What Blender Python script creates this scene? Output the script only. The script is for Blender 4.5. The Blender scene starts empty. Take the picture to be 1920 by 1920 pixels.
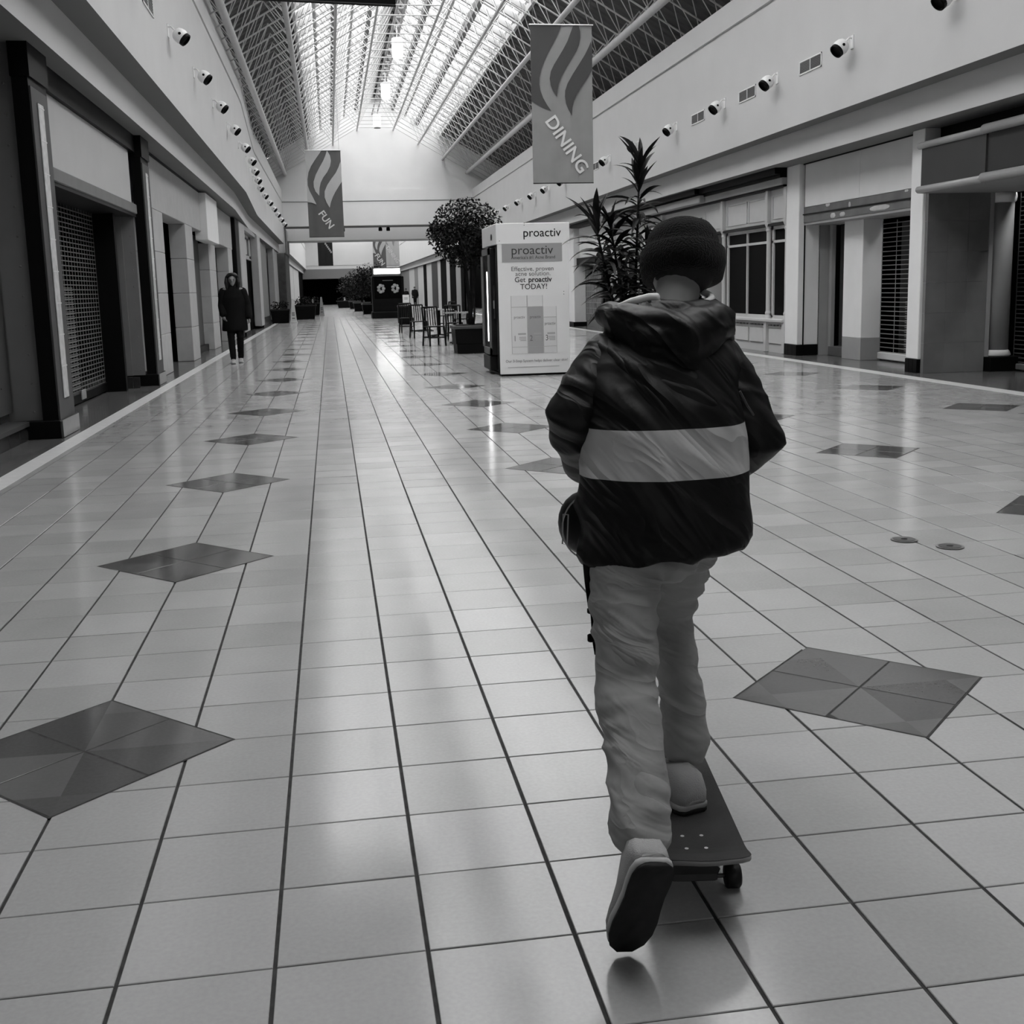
import bpy, bmesh, math, random
from mathutils import Vector, Matrix
random.seed(7)
PI = math.pi
sc = bpy.context.scene
COL = sc.collection

# ------------------------------------------------------------------ camera
F_PX, YAW, PITCH, ROLL = 2120.38, 0.1536, 0.1664, 0.0252
CAM = Vector((0.1723, -2.0783, 1.3015)); PYC = 896.05
fwd = Vector((math.sin(YAW)*math.cos(PITCH), math.cos(YAW)*math.cos(PITCH), -math.sin(PITCH)))
rgt = Vector((math.cos(YAW), -math.sin(YAW), 0)); dwn = fwd.cross(rgt)
r2 = math.cos(ROLL)*rgt + math.sin(ROLL)*dwn; d2 = -math.sin(ROLL)*rgt + math.cos(ROLL)*dwn
cd = bpy.data.cameras.new('camera'); cam = bpy.data.objects.new('camera', cd); COL.objects.link(cam)
cam.matrix_world = Matrix(((r2.x, -d2.x, -fwd.x, CAM.x), (r2.y, -d2.y, -fwd.y, CAM.y), (r2.z, -d2.z, -fwd.z, CAM.z), (0, 0, 0, 1)))
cd.sensor_width = 36; cd.lens = F_PX/1920*36; cd.shift_y = -(960-PYC)/1920; cd.clip_end = 400; cd.clip_start = .05
sc.camera = cam
def pj(p):
    c = Vector(p)-CAM; z = c.dot(fwd)
    return (960+F_PX*c.dot(r2)/z, PYC+F_PX*c.dot(d2)/z, z)

# ------------------------------------------------------------------ world, light, exposure
w = bpy.data.worlds.new('sky'); sc.world = w; w.use_nodes = True
bg = w.node_tree.nodes['Background']; bg.inputs[0].default_value = (1, 1, 1, 1); bg.inputs[1].default_value = 2.2
sc.view_settings.view_transform = 'Standard'; sc.view_settings.look = 'None'
sc.view_settings.gamma = 1; sc.view_settings.use_curve_mapping = False
sc.view_settings.exposure = 2.15
cy = sc.cycles
cy.use_denoising = True; cy.max_bounces = 8; cy.diffuse_bounces = 4; cy.glossy_bounces = 4; cy.transparent_max_bounces = 12
cy.sample_clamp_indirect = 6; cy.caustics_reflective = False; cy.caustics_refractive = False

# roof geometry constants
XC, Z_RIDGE, SLOPE, D_SKY = 2.774, 10.87, 0.578, 3.2
Y_SKY0, Y_END, Y_BACK = -0.6, 56.0, -30.0; Y_REAR0, Y_REAR1 = -28.0, -21.0
def roof_z(d): return Z_RIDGE-SLOPE*abs(d)
def portal(name, xa, za, xb, zb, y0, y1):
    # a sky portal lying in a glazed slope, facing down into the hall (guides sky light sampling only)
    ld = bpy.data.lights.new(name, 'AREA'); ld.shape = 'RECTANGLE'
    o = bpy.data.objects.new(name, ld); COL.objects.link(o)
    a = Vector((xb-xa, 0, zb-za)); ld.size = a.length; ld.size_y = y1-y0
    ax = a.normalized(); ay = Vector((0, 1, 0)); az = ax.cross(ay)
    if az.z < 0: ax = -ax; az = -az
    o.matrix_world = Matrix(((ax.x, ay.x, az.x, (xa+xb)/2), (ax.y, ay.y, az.y, (y0+y1)/2), (ax.z, ay.z, az.z, (za+zb)/2), (0, 0, 0, 1)))
    ld.cycles.is_portal = True
for s in (-1, 1):
    portal('skylight_portal', XC, roof_z(0)+.08, XC+s*D_SKY, roof_z(D_SKY)+.08, Y_SKY0, Y_END-.2)
    portal('skylight_portal', XC, roof_z(0)+.08, XC+s*D_SKY, roof_z(D_SKY)+.08, 63, 118)
    portal('skylight_portal', XC, roof_z(0)+.08, XC+s*D_SKY, roof_z(D_SKY)+.08, Y_REAR0, Y_REAR1)
portal('skylight_portal', -2, 8.06, 7.6, 8.06, 58.3, 60)

# ------------------------------------------------------------------ materials
_mc = {}
def G(v, rough=.6, spec=.3, noise=0., scale=6., bump=0., bscale=40., metal=0., name=None, coat=0.):
    """procedural grey paint / cloth / metal: value v, optional blotchy variation and fine relief"""
    key = (v, rough, spec, noise, scale, bump, bscale, metal, name, coat)
    if key in _mc: return _mc[key]
    m = bpy.data.materials.new(name or 'grey_%03d' % int(v*1000)); m.use_nodes = True
    nt = m.node_tree; b = nt.nodes['Principled BSDF']
    b.inputs['Base Color'].default_value = (v, v, v, 1); b.inputs['Roughness'].default_value = rough
    b.inputs['Specular IOR Level'].default_value = spec; b.inputs['Metallic'].default_value = metal
    b.inputs['Coat Weight'].default_value = coat
    if noise or bump:
        tc = nt.nodes.new('ShaderNodeTexCoord')
    if noise:
        n = nt.nodes.new('ShaderNodeTexNoise'); n.inputs['Scale'].default_value = scale; n.inputs['Detail'].default_value = 5
        nt.links.new(tc.outputs['Object'], n.inputs['Vector'])
        r = nt.nodes.new('ShaderNodeMapRange'); r.inputs[1].default_value = .25; r.inputs[2].default_value = .75
        r.inputs[3].default_value = v*(1-noise); r.inputs[4].default_value = v*(1+noise)
        nt.links.new(n.outputs['Fac'], r.inputs[0]); nt.links.new(r.outputs[0], b.inputs['Base Color'])
    if bump:
        n2 = nt.nodes.new('ShaderNodeTexNoise'); n2.inputs['Scale'].default_value = bscale; n2.inputs['Detail'].default_value = 4
        nt.links.new(tc.outputs['Object'], n2.inputs['Vector'])
        bp = nt.nodes.new('ShaderNodeBump'); bp.inputs['Strength'].default_value = bump; bp.inputs['Distance'].default_value = .02
        nt.links.new(n2.outputs['Fac'], bp.inputs['Height']); nt.links.new(bp.outputs[0], b.inputs['Normal'])
    _mc[key] = m
    return m
def emis(v, strength, name):
    m = bpy.data.materials.new(name); m.use_nodes = True; b = m.node_tree.nodes['Principled BSDF']
    b.inputs['Base Color'].default_value = (v, v, v, 1); b.inputs['Emission Color'].default_value = (1, 1, 1, 1)
    b.inputs['Emission Strength'].default_value = strength; b.inputs['Roughness'].default_value = .5
    return m
def pane_mat(name, trans, gloss=.08):
    """clear pane: mostly transparent with a thin reflective share"""
    m = bpy.data.materials.new(name); m.use_nodes = True; nt = m.node_tree; nt.nodes.remove(nt.nodes['Principled BSDF'])
    t = nt.nodes.new('ShaderNodeBsdfTransparent'); t.inputs[0].default_value = (trans, trans, trans, 1)
    g = nt.nodes.new('ShaderNodeBsdfGlossy'); g.inputs['Roughness'].default_value = .05
    mx = nt.nodes.new('ShaderNodeMixShader'); mx.inputs[0].default_value = gloss
    nt.links.new(t.outputs[0], mx.inputs[1]); nt.links.new(g.outputs[0], mx.inputs[2])
    nt.links.new(mx.outputs[0], nt.nodes['Material Output'].inputs[0]); return m
def tile_mat(name, v, var, rough, grout=False):
    """polished floor tile: each 30 cm cell its own tone, fine speckle and scuffs; optional drawn joints for the far floor"""
    m = bpy.data.materials.new(name); m.use_nodes = True; nt = m.node_tree; b = nt.nodes['Principled BSDF']
    geo = nt.nodes.new('ShaderNodeNewGeometry')
    sn = nt.nodes.new('ShaderNodeVectorMath'); sn.operation = 'SNAP'; sn.inputs[1].default_value = (.3, .3, 10)
    of = nt.nodes.new('ShaderNodeVectorMath'); of.operation = 'ADD'; of.inputs[1].default_value = (0, 0, 5)
    nt.links.new(geo.outputs['Position'], of.inputs[0]); nt.links.new(of.outputs[0], sn.inputs[0])
    wn = nt.nodes.new('ShaderNodeTexWhiteNoise'); wn.noise_dimensions = '3D'; nt.links.new(sn.outputs[0], wn.inputs['Vector'])
    n = nt.nodes.new('ShaderNodeTexNoise'); n.inputs['Scale'].default_value = 90; n.inputs['Detail'].default_value = 3
    nt.links.new(geo.outputs['Position'], n.inputs['Vector'])
    n3 = nt.nodes.new('ShaderNodeTexNoise'); n3.inputs['Scale'].default_value = 3.5; n3.inputs['Detail'].default_value = 6
    nt.links.new(geo.outputs['Position'], n3.inputs['Vector'])
    a = nt.nodes.new('ShaderNodeMath'); a.operation = 'MULTIPLY_ADD'; a.inputs[1].default_value = var*v; a.inputs[2].default_value = v*(1-var*.5-.19)
    nt.links.new(wn.outputs['Value'], a.inputs[0])
    a2 = nt.nodes.new('ShaderNodeMath'); a2.operation = 'MULTIPLY_ADD'; a2.inputs[1].default_value = .22*v
    nt.links.new(n.outputs['Fac'], a2.inputs[0]); nt.links.new(a.outputs[0], a2.inputs[2])
    a3 = nt.nodes.new('ShaderNodeMath'); a3.operation = 'MULTIPLY_ADD'; a3.inputs[1].default_value = .16*v
    nt.links.new(n3.outputs['Fac'], a3.inputs[0]); nt.links.new(a2.outputs[0], a3.inputs[2])
    nt.links.new(a3.outputs[0], b.inputs['Base Color'])
    r = nt.nodes.new('ShaderNodeMath'); r.operation = 'MULTIPLY_ADD'; r.inputs[1].default_value = rough*.9; r.inputs[2].default_value = rough*.55
    nt.links.new(n3.outputs['Fac'], r.inputs[0]); nt.links.new(r.outputs[0], b.inputs['Roughness'])
    b.inputs['Specular IOR Level'].default_value = .5
    if grout:
        br = nt.nodes.new('ShaderNodeTexBrick'); br.offset = 0; br.inputs['Scale'].default_value = 1
        br.inputs['Brick Width'].default_value = .3; br.inputs['Row Height'].default_value = .3; br.inputs['Mortar Size'].default_value = .004
        br.inputs['Color1'].default_value = br.inputs['Color2'].default_value = (1, 1, 1, 1); br.inputs['Mortar'].default_value = (.4, .4, .4, 1)
        nt.links.new(geo.outputs['Position'], br.inputs['Vector'])
        mm = nt.nodes.new('ShaderNodeMath'); mm.operation = 'MULTIPLY'
        nt.links.new(br.outputs['Color'], mm.inputs[0]); nt.links.new(a3.outputs[0], mm.inputs[1]); nt.links.new(mm.outputs[0], b.inputs['Base Color'])
    return m
M_GABLE = G(.68, .7, .2, .03, 1.2, name='gable_white')
M_PLASTER = G(.49, .7, .2, .03, 1.2, .06, 90, name='white_plaster')
M_SOFFIT = G(.17, .75, .2, .03, 1.5, name='soffit_shade_tone')  # grey darkened to carry the shade beneath the fascia
M_WHITE = G(.72, .55, .3, .03, 3, name='white_paint')
M_CREAM = G(.38, .6, .3, .06, 4, name='cream_stone')
M_LGREY = G(.3, .6, .3, .05, 4, name='light_grey_paint')
M_GREY = G(.15, .6, .3, .08, 5, name='grey_paint')
M_DGREY = G(.055, .5, .3, .1, 5, name='dark_grey_paint')
M_CHAR = G(.012, .5, .2, .15, 6, name='charcoal_paint')
M_BLACK = G(.002, .5, .12, name='black_lacquer')
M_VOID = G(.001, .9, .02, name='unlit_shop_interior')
M_STEEL = G(.55, .35, .5, .04, 8, metal=.6, name='brushed_steel')
M_BLKMETAL = G(.003, .45, .2, name='black_metal')
M_FRAME = G(.5, .5, .4, .05, 6, name='painted_steel_tube')
M_DECK = G(.11, .8, .1, .15, 2, .2, 25, name='roof_deck_underside')
M_LEAF = G(.005, .5, .15, .4, 4, name='dark_green_leaf')
M_LEAF2 = G(.045, .5, .2, .5, 3, name='broad_leaf')
M_BARK = G(.008, .8, .2, .4, 15, .4, 60, name='bark')
M_SOIL = G(.015, .95, .1, .4, 20, .5, 60, name='potting_soil')
M_TILE = tile_mat('pale_floor_tile', .37, .19, .15)
M_TILEFAR = tile_mat('pale_floor_tile_far', .37, .19, .15, True)
M_DTILE = tile_mat('dark_floor_tile', .10, .5, .1)
M_BORDER = tile_mat('border_floor_tile', .10, .2, .16, True)
M_GROUT = G(.045, .9, .1, .4, 30, name='grout')
M_STRIP = G(.62, .3, .5, .1, 12, name='pale_floor_strip')
M_GLASSDARK = G(.002, .4, .03, name='dark_shop_glass')
M_SKYPANE = pane_mat('skylight_pane', .85, .04); M_SKYPANE2 = pane_mat('dimmed_skylight_pane', .42, .04)  # second pane darkened to dim the far hall, in place of rafters
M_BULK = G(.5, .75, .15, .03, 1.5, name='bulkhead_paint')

# ------------------------------------------------------------------ mesh helpers
class MB:
    def __init__(s): s.v = []; s.f = []; s.m = []
    def face(s, pts, m=0):
        k = len(s.v); s.v += [tuple(p) for p in pts]; s.f.append(tuple(range(k, k+len(pts)))); s.m.append(m)
    def add(s, verts, faces, m=0):
        k = len(s.v); s.v += [tuple(p) for p in verts]
        for f in faces: s.f.append(tuple(k+i for i in f)); s.m.append(m)
    def box(s, x0, x1, y0, y1, z0, z1, m=0):
        v = [(x, y, z) for z in (z0, z1) for y in (y0, y1) for x in (x0, x1)]
        s.add(v, [(0, 2, 3, 1), (4, 5, 7, 6), (0, 1, 5, 4), (2, 6, 7, 3), (0, 4, 6, 2), (1, 3, 7, 5)], m); return s
    def bbox(s, x0, x1, y0, y1, z0, z1, b=.01, m=0):
        """box with chamfered vertical and horizontal edges"""
        rings = []
        for z, i in ((z0, b), (z0+b, 0), (z1-b, 0), (z1, b)):
            a = b
            rings.append([(x0+i+a, y0+i, z), (x1-i-a, y0+i, z), (x1-i, y0+i+a, z), (x1-i, y1-i-a, z), (x1-i-a, y1-i, z), (x0+i+a, y1-i, z), (x0+i, y1-i-a, z), (x0+i, y0+i+a, z)])
        s.loft(rings, True, m); return s
    def loft(s, rings, cap=True, m=0, closed=True):
        k = len(s.v); n = len(rings[0])
        for r in rings: s.v += [tuple(p) for p in r]
        for i in range(len(rings)-1):
            for j in range(n if closed else n-1):
                a = k+i*n+j; b = k+i*n+(j+1) % n
                s.f.append((a, b, b+n, a+n)); s.m.append(m)
        if cap and closed:
            s.f.append(tuple(k+j for j in reversed(range(n)))); s.m.append(m)
            s.f.append(tuple(k+(len(rings)-1)*n+j for j in range(n))); s.m.append(m)
        return s
    def tube(s, pts, r, n=8, m=0, cap=True):
        pts = [Vector(p) for p in pts]
        if not hasattr(r, '__len__'): r = [r]*len(pts)
        rings = []; up = None
        for i, p in enumerate(pts):
            t = (pts[min(i+1, len(pts)-1)]-pts[max(i-1, 0)]).normalized()
            if up is None:
                up = Vector((0, 0, 1)) if abs(t.z) < .9 else Vector((1, 0, 0))
            u = t.cross(up).normalized(); up = u.cross(t).normalized()
            ru, rv = (r[i] if hasattr(r[i], '__len__') else (r[i], r[i]))
            rings.append([p+u*(ru*math.cos(a))+up*(rv*math.sin(a)) for a in (2*PI*j/n for j in range(n))])
        s.loft([r_[::-1] for r_ in rings], cap, m); return s
    def limb(s, pts, radii, n=14):
        """rounded, tapering body or sleeve segment through joints"""
        P = [Vector(p) for p in pts]; a = (P[0]-P[1]).normalized(); b = (P[-1]-P[-2]).normalized()
        P2, R2 = [], []
        r0, r1 = radii[0], radii[-1]
        for k in (.98, .8, .5): P2.append(P[0]+a*r0*k); R2.append(r0*math.sqrt(1-k*k))
        for i in range(len(P)):
            P2.append(P[i]); R2.append(radii[i])
            if i < len(P)-1:
                for t in (.25, .5, .75): P2.append(P[i].lerp(P[i+1], t)); R2.append(radii[i]*(1-t)+radii[i+1]*t)
        for k in (.5, .8, .98): P2.append(P[-1]+b*r1*k); R2.append(r1*math.sqrt(1-k*k))
        return s.tube(P2, R2, n)
    def ell(s, c, r, n=16, k=10, m=0, rot=None):
        rings = []
        for i in range(1, k):
            a = -PI/2+PI*i/k
            rings.append([Vector((r[0]*math.cos(a)*math.cos(t), r[1]*math.cos(a)*math.sin(t), r[2]*math.sin(a))) for t in (2*PI*j/n for j in range(n))])
        c = Vector(c)
        rings = [[(rot@p if rot else p)+c for p in q] for q in rings]
        return s.loft(rings, True, m)
    def lathe(s, prof, c=(0, 0, 0), n=20, m=0, rot=None, sx=1., sy=1.):
        c = Vector(c); rings = []
        for r, z in prof:
            q = [Vector((sx*r*math.cos(t), sy*r*math.sin(t), z)) for t in (2*PI*j/n for j in range(n))]
            rings.append([(rot@p if rot else p)+c for p in q])
        return s.loft(rings, True, m)
    def xform(s, M, start=0):
        for i in range(start, len(s.v)): s.v[i] = tuple(M@Vector(s.v[i]))
        return s
def obj(name, mb, mats, parent=None, smooth=False, origin=None):
    """one linked mesh object; coordinates of mb are world coordinates"""
    me = bpy.data.meshes.new(name)
    o0 = Vector(origin) if origin is not None else Vector((0, 0, 0))
    if parent is not None: o0 = Vector(parent['_o'])
    me.from_pydata([tuple(Vector(p)-o0) for p in mb.v], [], mb.f)
    if not isinstance(mats, (list, tuple)): mats = [mats]
    for m_ in mats: me.materials.append(m_)
    if len(mats) > 1: me.polygons.foreach_set('material_index', mb.m)
    if smooth: me.polygons.foreach_set('use_smooth', [True]*len(me.polygons))
    me.update()
    o = bpy.data.objects.new(name, me); COL.objects.link(o)
    if parent is not None: o.parent = parent
    else: o.location = o0
    o['_o'] = tuple(o0)
    return o
def thing(name, loc, label, cat, group=None):
    o = bpy.data.objects.new(name, None); COL.objects.link(o); o.location = loc; o['_o'] = tuple(loc)
    o.empty_display_size = .1
    return tag(o, label, cat, group)
def tag(o, label=None, cat=None, group=None, kind=None):
    if label: o['label'] = label
    if cat: o['category'] = cat
    if group: o['group'] = group
    if kind: o['kind'] = kind
    return o
def struct(name, mb, mats, label=None, smooth=False):
    o = obj(name, mb, mats, None, smooth); o['kind'] = 'structure'
    if label: o['label'] = label
    return o
def copy_tree(o, parent=None):
    c = o.copy(); COL.objects.link(c)
    if parent is not None: c.parent = parent
    for ch in list(o.children): copy_tree(ch, c)
    return c
def box(name, x0, x1, y0, y1, z0, z1, mat, parent=None, b=0):
    mb = MB()
    mb.bbox(x0, x1, y0, y1, z0, z1, b) if b else mb.box(x0, x1, y0, y1, z0, z1)
    return obj(name, mb, mat, parent)
_tc = {}
def text_geo(body, size, bold=0., sx=1.):
    c = bpy.data.curves.new('t', 'FONT'); c.body = body; c.size = size; c.align_x = 'CENTER'; c.align_y = 'CENTER'; c.offset = bold; c.resolution_u = 4
    o = bpy.data.objects.new('t', c); COL.objects.link(o)
    bpy.context.view_layer.update()
    me = bpy.data.meshes.new_from_object(o.evaluated_get(bpy.context.evaluated_depsgraph_get()))
    v = [(p.co.x*sx, p.co.y) for p in me.vertices]; f = [tuple(p.vertices) for p in me.polygons]
    bpy.data.objects.remove(o); bpy.data.curves.remove(c); bpy.data.meshes.remove(me)
    return v, f
def text(name, body, size, org, u, v, mat, parent, rot=0., bold=0., sx=1.):
    """flat lettering lying on a plane: centre org, reading direction u, up direction v"""
    V, Fc = text_geo(body, size, bold, sx); mb = MB(); u = Vector(u); v = Vector(v); org = Vector(org); c, s_ = math.cos(rot), math.sin(rot)
    mb.add([org+u*(a*c-b*s_)+v*(a*s_+b*c) for a, b in V], Fc)
    return obj(name, mb, mat, parent)
def remesh(name, mb, voxel, mat, parent, smooth_it=4, disp=None):
    """fuse overlapping rounded segments into one continuous skin"""
    o = obj(name, mb, mat, parent, True)
    mo = o.modifiers.new('r', 'REMESH'); mo.mode = 'VOXEL'; mo.voxel_size = voxel; mo.use_smooth_shade = True
    if smooth_it:
        sm = o.modifiers.new('s', 'SMOOTH'); sm.iterations = smooth_it; sm.factor = .5
    bpy.context.view_layer.update()
    me = bpy.data.meshes.new_from_object(o.evaluated_get(bpy.context.evaluated_depsgraph_get()))
    old = o.data; o.modifiers.clear(); o.data = me; me.name = name; bpy.data.meshes.remove(old)
    if not me.materials: me.materials.append(mat)
    if disp:
        org = Vector(o['_o']); N = [v.normal.copy() for v in me.vertices]
        for v, n in zip(me.vertices, N): v.co += n*disp(v.co+org, n)
        me.update()
    me.polygons.foreach_set('use_smooth', [True]*len(me.polygons))
    return o
ORD = ['first', 'second', 'third', 'fourth', 'fifth', 'sixth', 'seventh', 'eighth', 'ninth', 'tenth', 'eleventh', 'twelfth', 'thirteenth', 'fourteenth', 'fifteenth', 'sixteenth', 'seventeenth', 'eighteenth']
# ================================================================== FLOOR
T = .30; X_L, X_R = -2.16, 7.60
mb = MB(); mb.face([(X_L, -30, -.004), (X_R, -30, -.004), (X_R, 125, -.004), (X_L, 125, -.004)])
floor = struct('floor', mb, M_GROUT, 'polished pale tile floor running down the whole hall')
def tile_mesh(w, l, h=.006, ch=.0015):
    b = MB(); rings = []
    for z, i in ((-h, 0), (-ch, 0), (0, ch)): rings.append([(-w/2+i, -l/2+i, z), (w/2-i, -l/2+i, z), (w/2-i, l/2-i, z), (-w/2+i, l/2-i, z)])
    b.loft(rings, True)
    return b
GX, GY = .0085, .0042                       # joint widths across and along the hall
me_tile = bpy.data.meshes.new('tile'); b_ = tile_mesh(T-GX, T-GY); me_tile.from_pydata(b_.v, [], b_.f); me_tile.materials.append(M_TILE)
NI0, NI1, NJ0, NJ1 = -7, 25, -40, 200
cand = []
for i in range(NI0, NI1):
    for j in range(-6, 60):
        c = ((i+.5)*T, (j+.5)*T, 0)
        if c[1] < CAM.y+.6: continue
        x, y, z = pj(c)
        if -60 < x < 1980 and 400 < y < 1990:
            q = [pj((i*T, j*T, 0)), pj((i*T+T, j*T, 0)), pj((i*T, j*T+T, 0))]
            A = abs((q[1][0]-q[0][0])*(q[2][1]-q[0][1])-(q[1][1]-q[0][1])*(q[2][0]-q[0][0]))
            cand.append((A, i, j))
cand.sort(reverse=True); near = set((i, j) for A, i, j in cand[:300])
rt = random.Random(3)
def tilt(): return rt.gauss(0, .0018), rt.gauss(0, .0018)
for (i, j) in sorted(near):
    o = bpy.data.objects.new('tile', me_tile); COL.objects.link(o); o.parent = floor
    a, b = tilt(); o.location = ((i+.5)*T, (j+.5)*T, 0); o.rotation_euler = (a, b, 0)
mb = MB()
for i in range(NI0-1, NI1+1):
    for j in range(NJ0, NJ1):
        if (i, j) in near: continue
        x0 = max(i*T+GX/2, X_L); x1 = min(i*T+T-GX/2, X_R)
        if x1-x0 < .01: continue
        a, b = tilt(); y0, y1 = j*T+GY/2, j*T+T-GY/2; k = .14
        P = [(x0, y0, -b*-k-a*k), (x1, y0, -b*k-a*k), (x1, y1, -b*k+a*k), (x0, y1, b*k+a*k)]
        mb.add(P+[(p[0], p[1], -.006) for p in P], [(0, 1, 2, 3), (0, 4, 5, 1), (1, 5, 6, 2), (2, 6, 7, 3), (3, 7, 4, 0)])
tag(obj('tile_field', mb, M_TILE, floor), kind='stuff')
mb = MB(); mb.box(X_L, X_R, NJ1*T, 125, -.006, 0); obj('far_tiling', mb, M_TILEFAR, floor)
mb = MB(); mb.box(X_L, X_R, -30, NJ0*T, -.006, 0); obj('rear_tiling', mb, M_TILEFAR, floor)
# dark lozenges: four square dark tiles each, turned by 45 degrees, every eighth tile
me_dt = bpy.data.meshes.new('dark_tile'); b_ = tile_mesh(T-.005, T-.005, .006); me_dt.from_pydata(b_.v, [], b_.f); me_dt.materials.append(M_DTILE)
for ci in (-2, 6, 14, 22):
    for cj in range(-4, 190, 8):
        cx, cyy = ci*T, cj*T
        if cyy < 45:
            fr = MB(); h = T*math.sqrt(2)+.006
            fr.add([(cx-h, cyy, .0006), (cx, cyy-h, .0006), (cx+h, cyy, .0006), (cx, cyy+h, .0006)], [(0, 1, 2, 3)])
            obj('lozenge_joint', fr, M_GROUT, floor)
            for k in range(4):
                o = bpy.data.objects.new('dark_tile', me_dt); COL.objects.link(o); o.parent = floor
                ang = k*PI/2; r = T/math.sqrt(2)
                o.location = (cx+r*math.cos(ang), cyy+r*math.sin(ang), .0012); a, b = tilt(); o.rotation_euler = (a, b, PI/4)
mb = MB(); mb.box(-2.325, X_L, -30, 125, -.01, .0015); struct('trim_1', mb, M_STRIP, 'pale stone strip along the left shops')
mb = MB(); mb.box(X_R, 7.83, -30, 125, -.01, .0015); struct('trim_2', mb, M_STRIP, 'pale stone strip along the right shops')
mb = MB(); mb.box(-4.2, -2.325, -30, 125, -.01, 0); struct('trim_3', mb, M_BORDER, 'dark tiled border before the left shops')
mb = MB(); mb.box(7.83, 10.2, -30, 125, -.01, 0); struct('trim_4', mb, M_BORDER, 'dark tiled border before the right shops')
# round floor drains
for k, (x, y) in enumerate(((2.965, 3.11), (3.10, 2.915))):
    t = thing('floor_drain', (x, y, .0015), ['round brass floor cover with a dark centre hole, nearer the hall centre', 'round metal floor cover, the right one of the pair'][k], 'drain cover', 'floor covers')
    mb = MB().lathe([(.001, .0), (.058, .0), (.066, .002), (.066, .004), (.056, .004), (.055, .003), (.001, .003)], (x, y, .0015), 32); obj('rim', mb, G(.16, .35, .5, .2, 30, name='worn_brass'), t)
    mb = MB().lathe([(.001, .0045), (.052, .0045), (.052, .0055), (.001, .0055)], (x, y, .0015), 28); cv = obj('cover', mb, G(.07, .4, .5, .3, 40, name='dull_metal'), t)
    mb = MB().lathe([(.001, .006), (.016, .006), (.016, .0066), (.001, .0066)], (x, y, .0015), 16); obj('hub', mb, M_BLACK if k == 0 else M_CHAR, cv)

# ================================================================== WALLS: fascia, soffit, bulkhead
def run_wall(name, st, side, label):
    """st: stations (Y, Xfascia, Zbottom, Zgroove, Ztop, Xbulk, Zbulk); profile swept along the hall"""
    rings = []
    for (y, xf, zb, zg, zt, xb, zbk) in st:
        o = side
        rings.append([(xb+o*1.6, y, zbk), (xb, y, zbk), (xb, y, zb), (xf, y, zb), (xf, y, zg-.035), (xf+o*.03, y, zg-.025), (xf+o*.03, y, zg+.01), (xf-o*.012, y, zg+.02), (xf-o*.012, y, zt), (xf+o*.3, y, zt), (xf+o*.3, y, zt-.6), (xf+o*1.9, y, zt-.6)])
    mb = MB(); mb.loft(rings if side > 0 else [r[::-1] for r in rings], False, 0, False)
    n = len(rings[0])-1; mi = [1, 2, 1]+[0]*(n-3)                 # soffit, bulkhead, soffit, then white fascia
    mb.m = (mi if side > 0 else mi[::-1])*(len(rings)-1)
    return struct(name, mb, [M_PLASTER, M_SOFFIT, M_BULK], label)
ST_L = [(-30, -1.95, 4.07, 6.42, 7.20, -2.27, 3.60), (29.7, -1.95, 4.07, 6.44, 7.20, -2.27, 3.60), (30.6, -1.955, 4.07, 6.43, 7.19, -2.275, 3.60), (39.0, -2.19, 4.04, 6.22, 6.95, -2.50, 3.56), (39.8, -2.20, 4.03, 6.2, 6.94, -2.51, 3.56), (56, -1.93, 3.71, 5.76, 6.32, -2.20, 3.30)]
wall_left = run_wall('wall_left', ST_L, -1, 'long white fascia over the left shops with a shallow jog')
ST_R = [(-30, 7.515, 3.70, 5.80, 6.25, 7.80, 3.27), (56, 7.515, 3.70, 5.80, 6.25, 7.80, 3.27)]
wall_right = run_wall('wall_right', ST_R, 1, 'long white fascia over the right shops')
def lx(y, k):
    for a, b in zip(ST_L, ST_L[1:]):
        if a[0] <= y <= b[0]: t = (y-a[0])/(b[0]-a[0]); return a[k]*(1-t)+b[k]*t
    return ST_L[-1][k]
# clerestory walls behind the parapets, with pilasters
mb = MB(); mb.box(9.3, 9.5, -30, Y_END, 5.5, 7.25)
w_ = struct('wall_right_clerestory', mb, M_LGREY, 'recessed grey wall behind the right parapet')
for k in range(7):
    y = -2.5+k*9.6; box('pilaster', 9.0, 9.35, y, y+.7, 5.5, 7.3, M_WHITE, w_)
mb = MB(); mb.box(-3.55, -3.35, -30, Y_END, 5.6, 7.5); struct('wall_left_clerestory', mb, M_LGREY, 'recessed grey wall behind the left parapet')
# end wall: gable above the passage
def gable(y0, y1, zb, x0, x1, zside):
    mb = MB(); P = [(x0, zb), (x1, zb), (x1, zside), (XC+D_SKY, roof_z(D_SKY)), (XC, Z_RIDGE), (XC-D_SKY, roof_z(D_SKY)), (x0, zside)]
    mb.loft([[(x, y0, z) for x, z in P], [(x, y1, z) for x, z in P]], True); return mb
we = struct('wall_end', gable(Y_END, Y_END+.4, 4.56, -3.4, 9.4, roof_z(6.2)), M_GABLE, 'white gable wall closing the first hall above the passage')
mb = MB(); mb.box(-2.0, 7.6, Y_END-.012, Y_END, 5.72, 5.745); obj('groove', mb, M_GREY, we)
mb = MB(); mb.box(-2.0, 7.6, Y_END-.03, Y_END, 5.75, 6.31); obj('band', mb, M_GABLE, we)
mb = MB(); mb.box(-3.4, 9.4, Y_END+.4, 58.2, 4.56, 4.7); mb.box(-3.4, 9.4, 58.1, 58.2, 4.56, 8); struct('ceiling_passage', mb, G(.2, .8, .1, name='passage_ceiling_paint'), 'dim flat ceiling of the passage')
mb = MB(); mb.box(-3.4, 9.4, 60, 60.3, 4.03, 8); mb.box(-3.4, 9.4, 60.3, 62.6, 4.03, 4.2)
struct('wall_passage_beam', mb, M_PLASTER, 'white beam at the far side of the passage')
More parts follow.
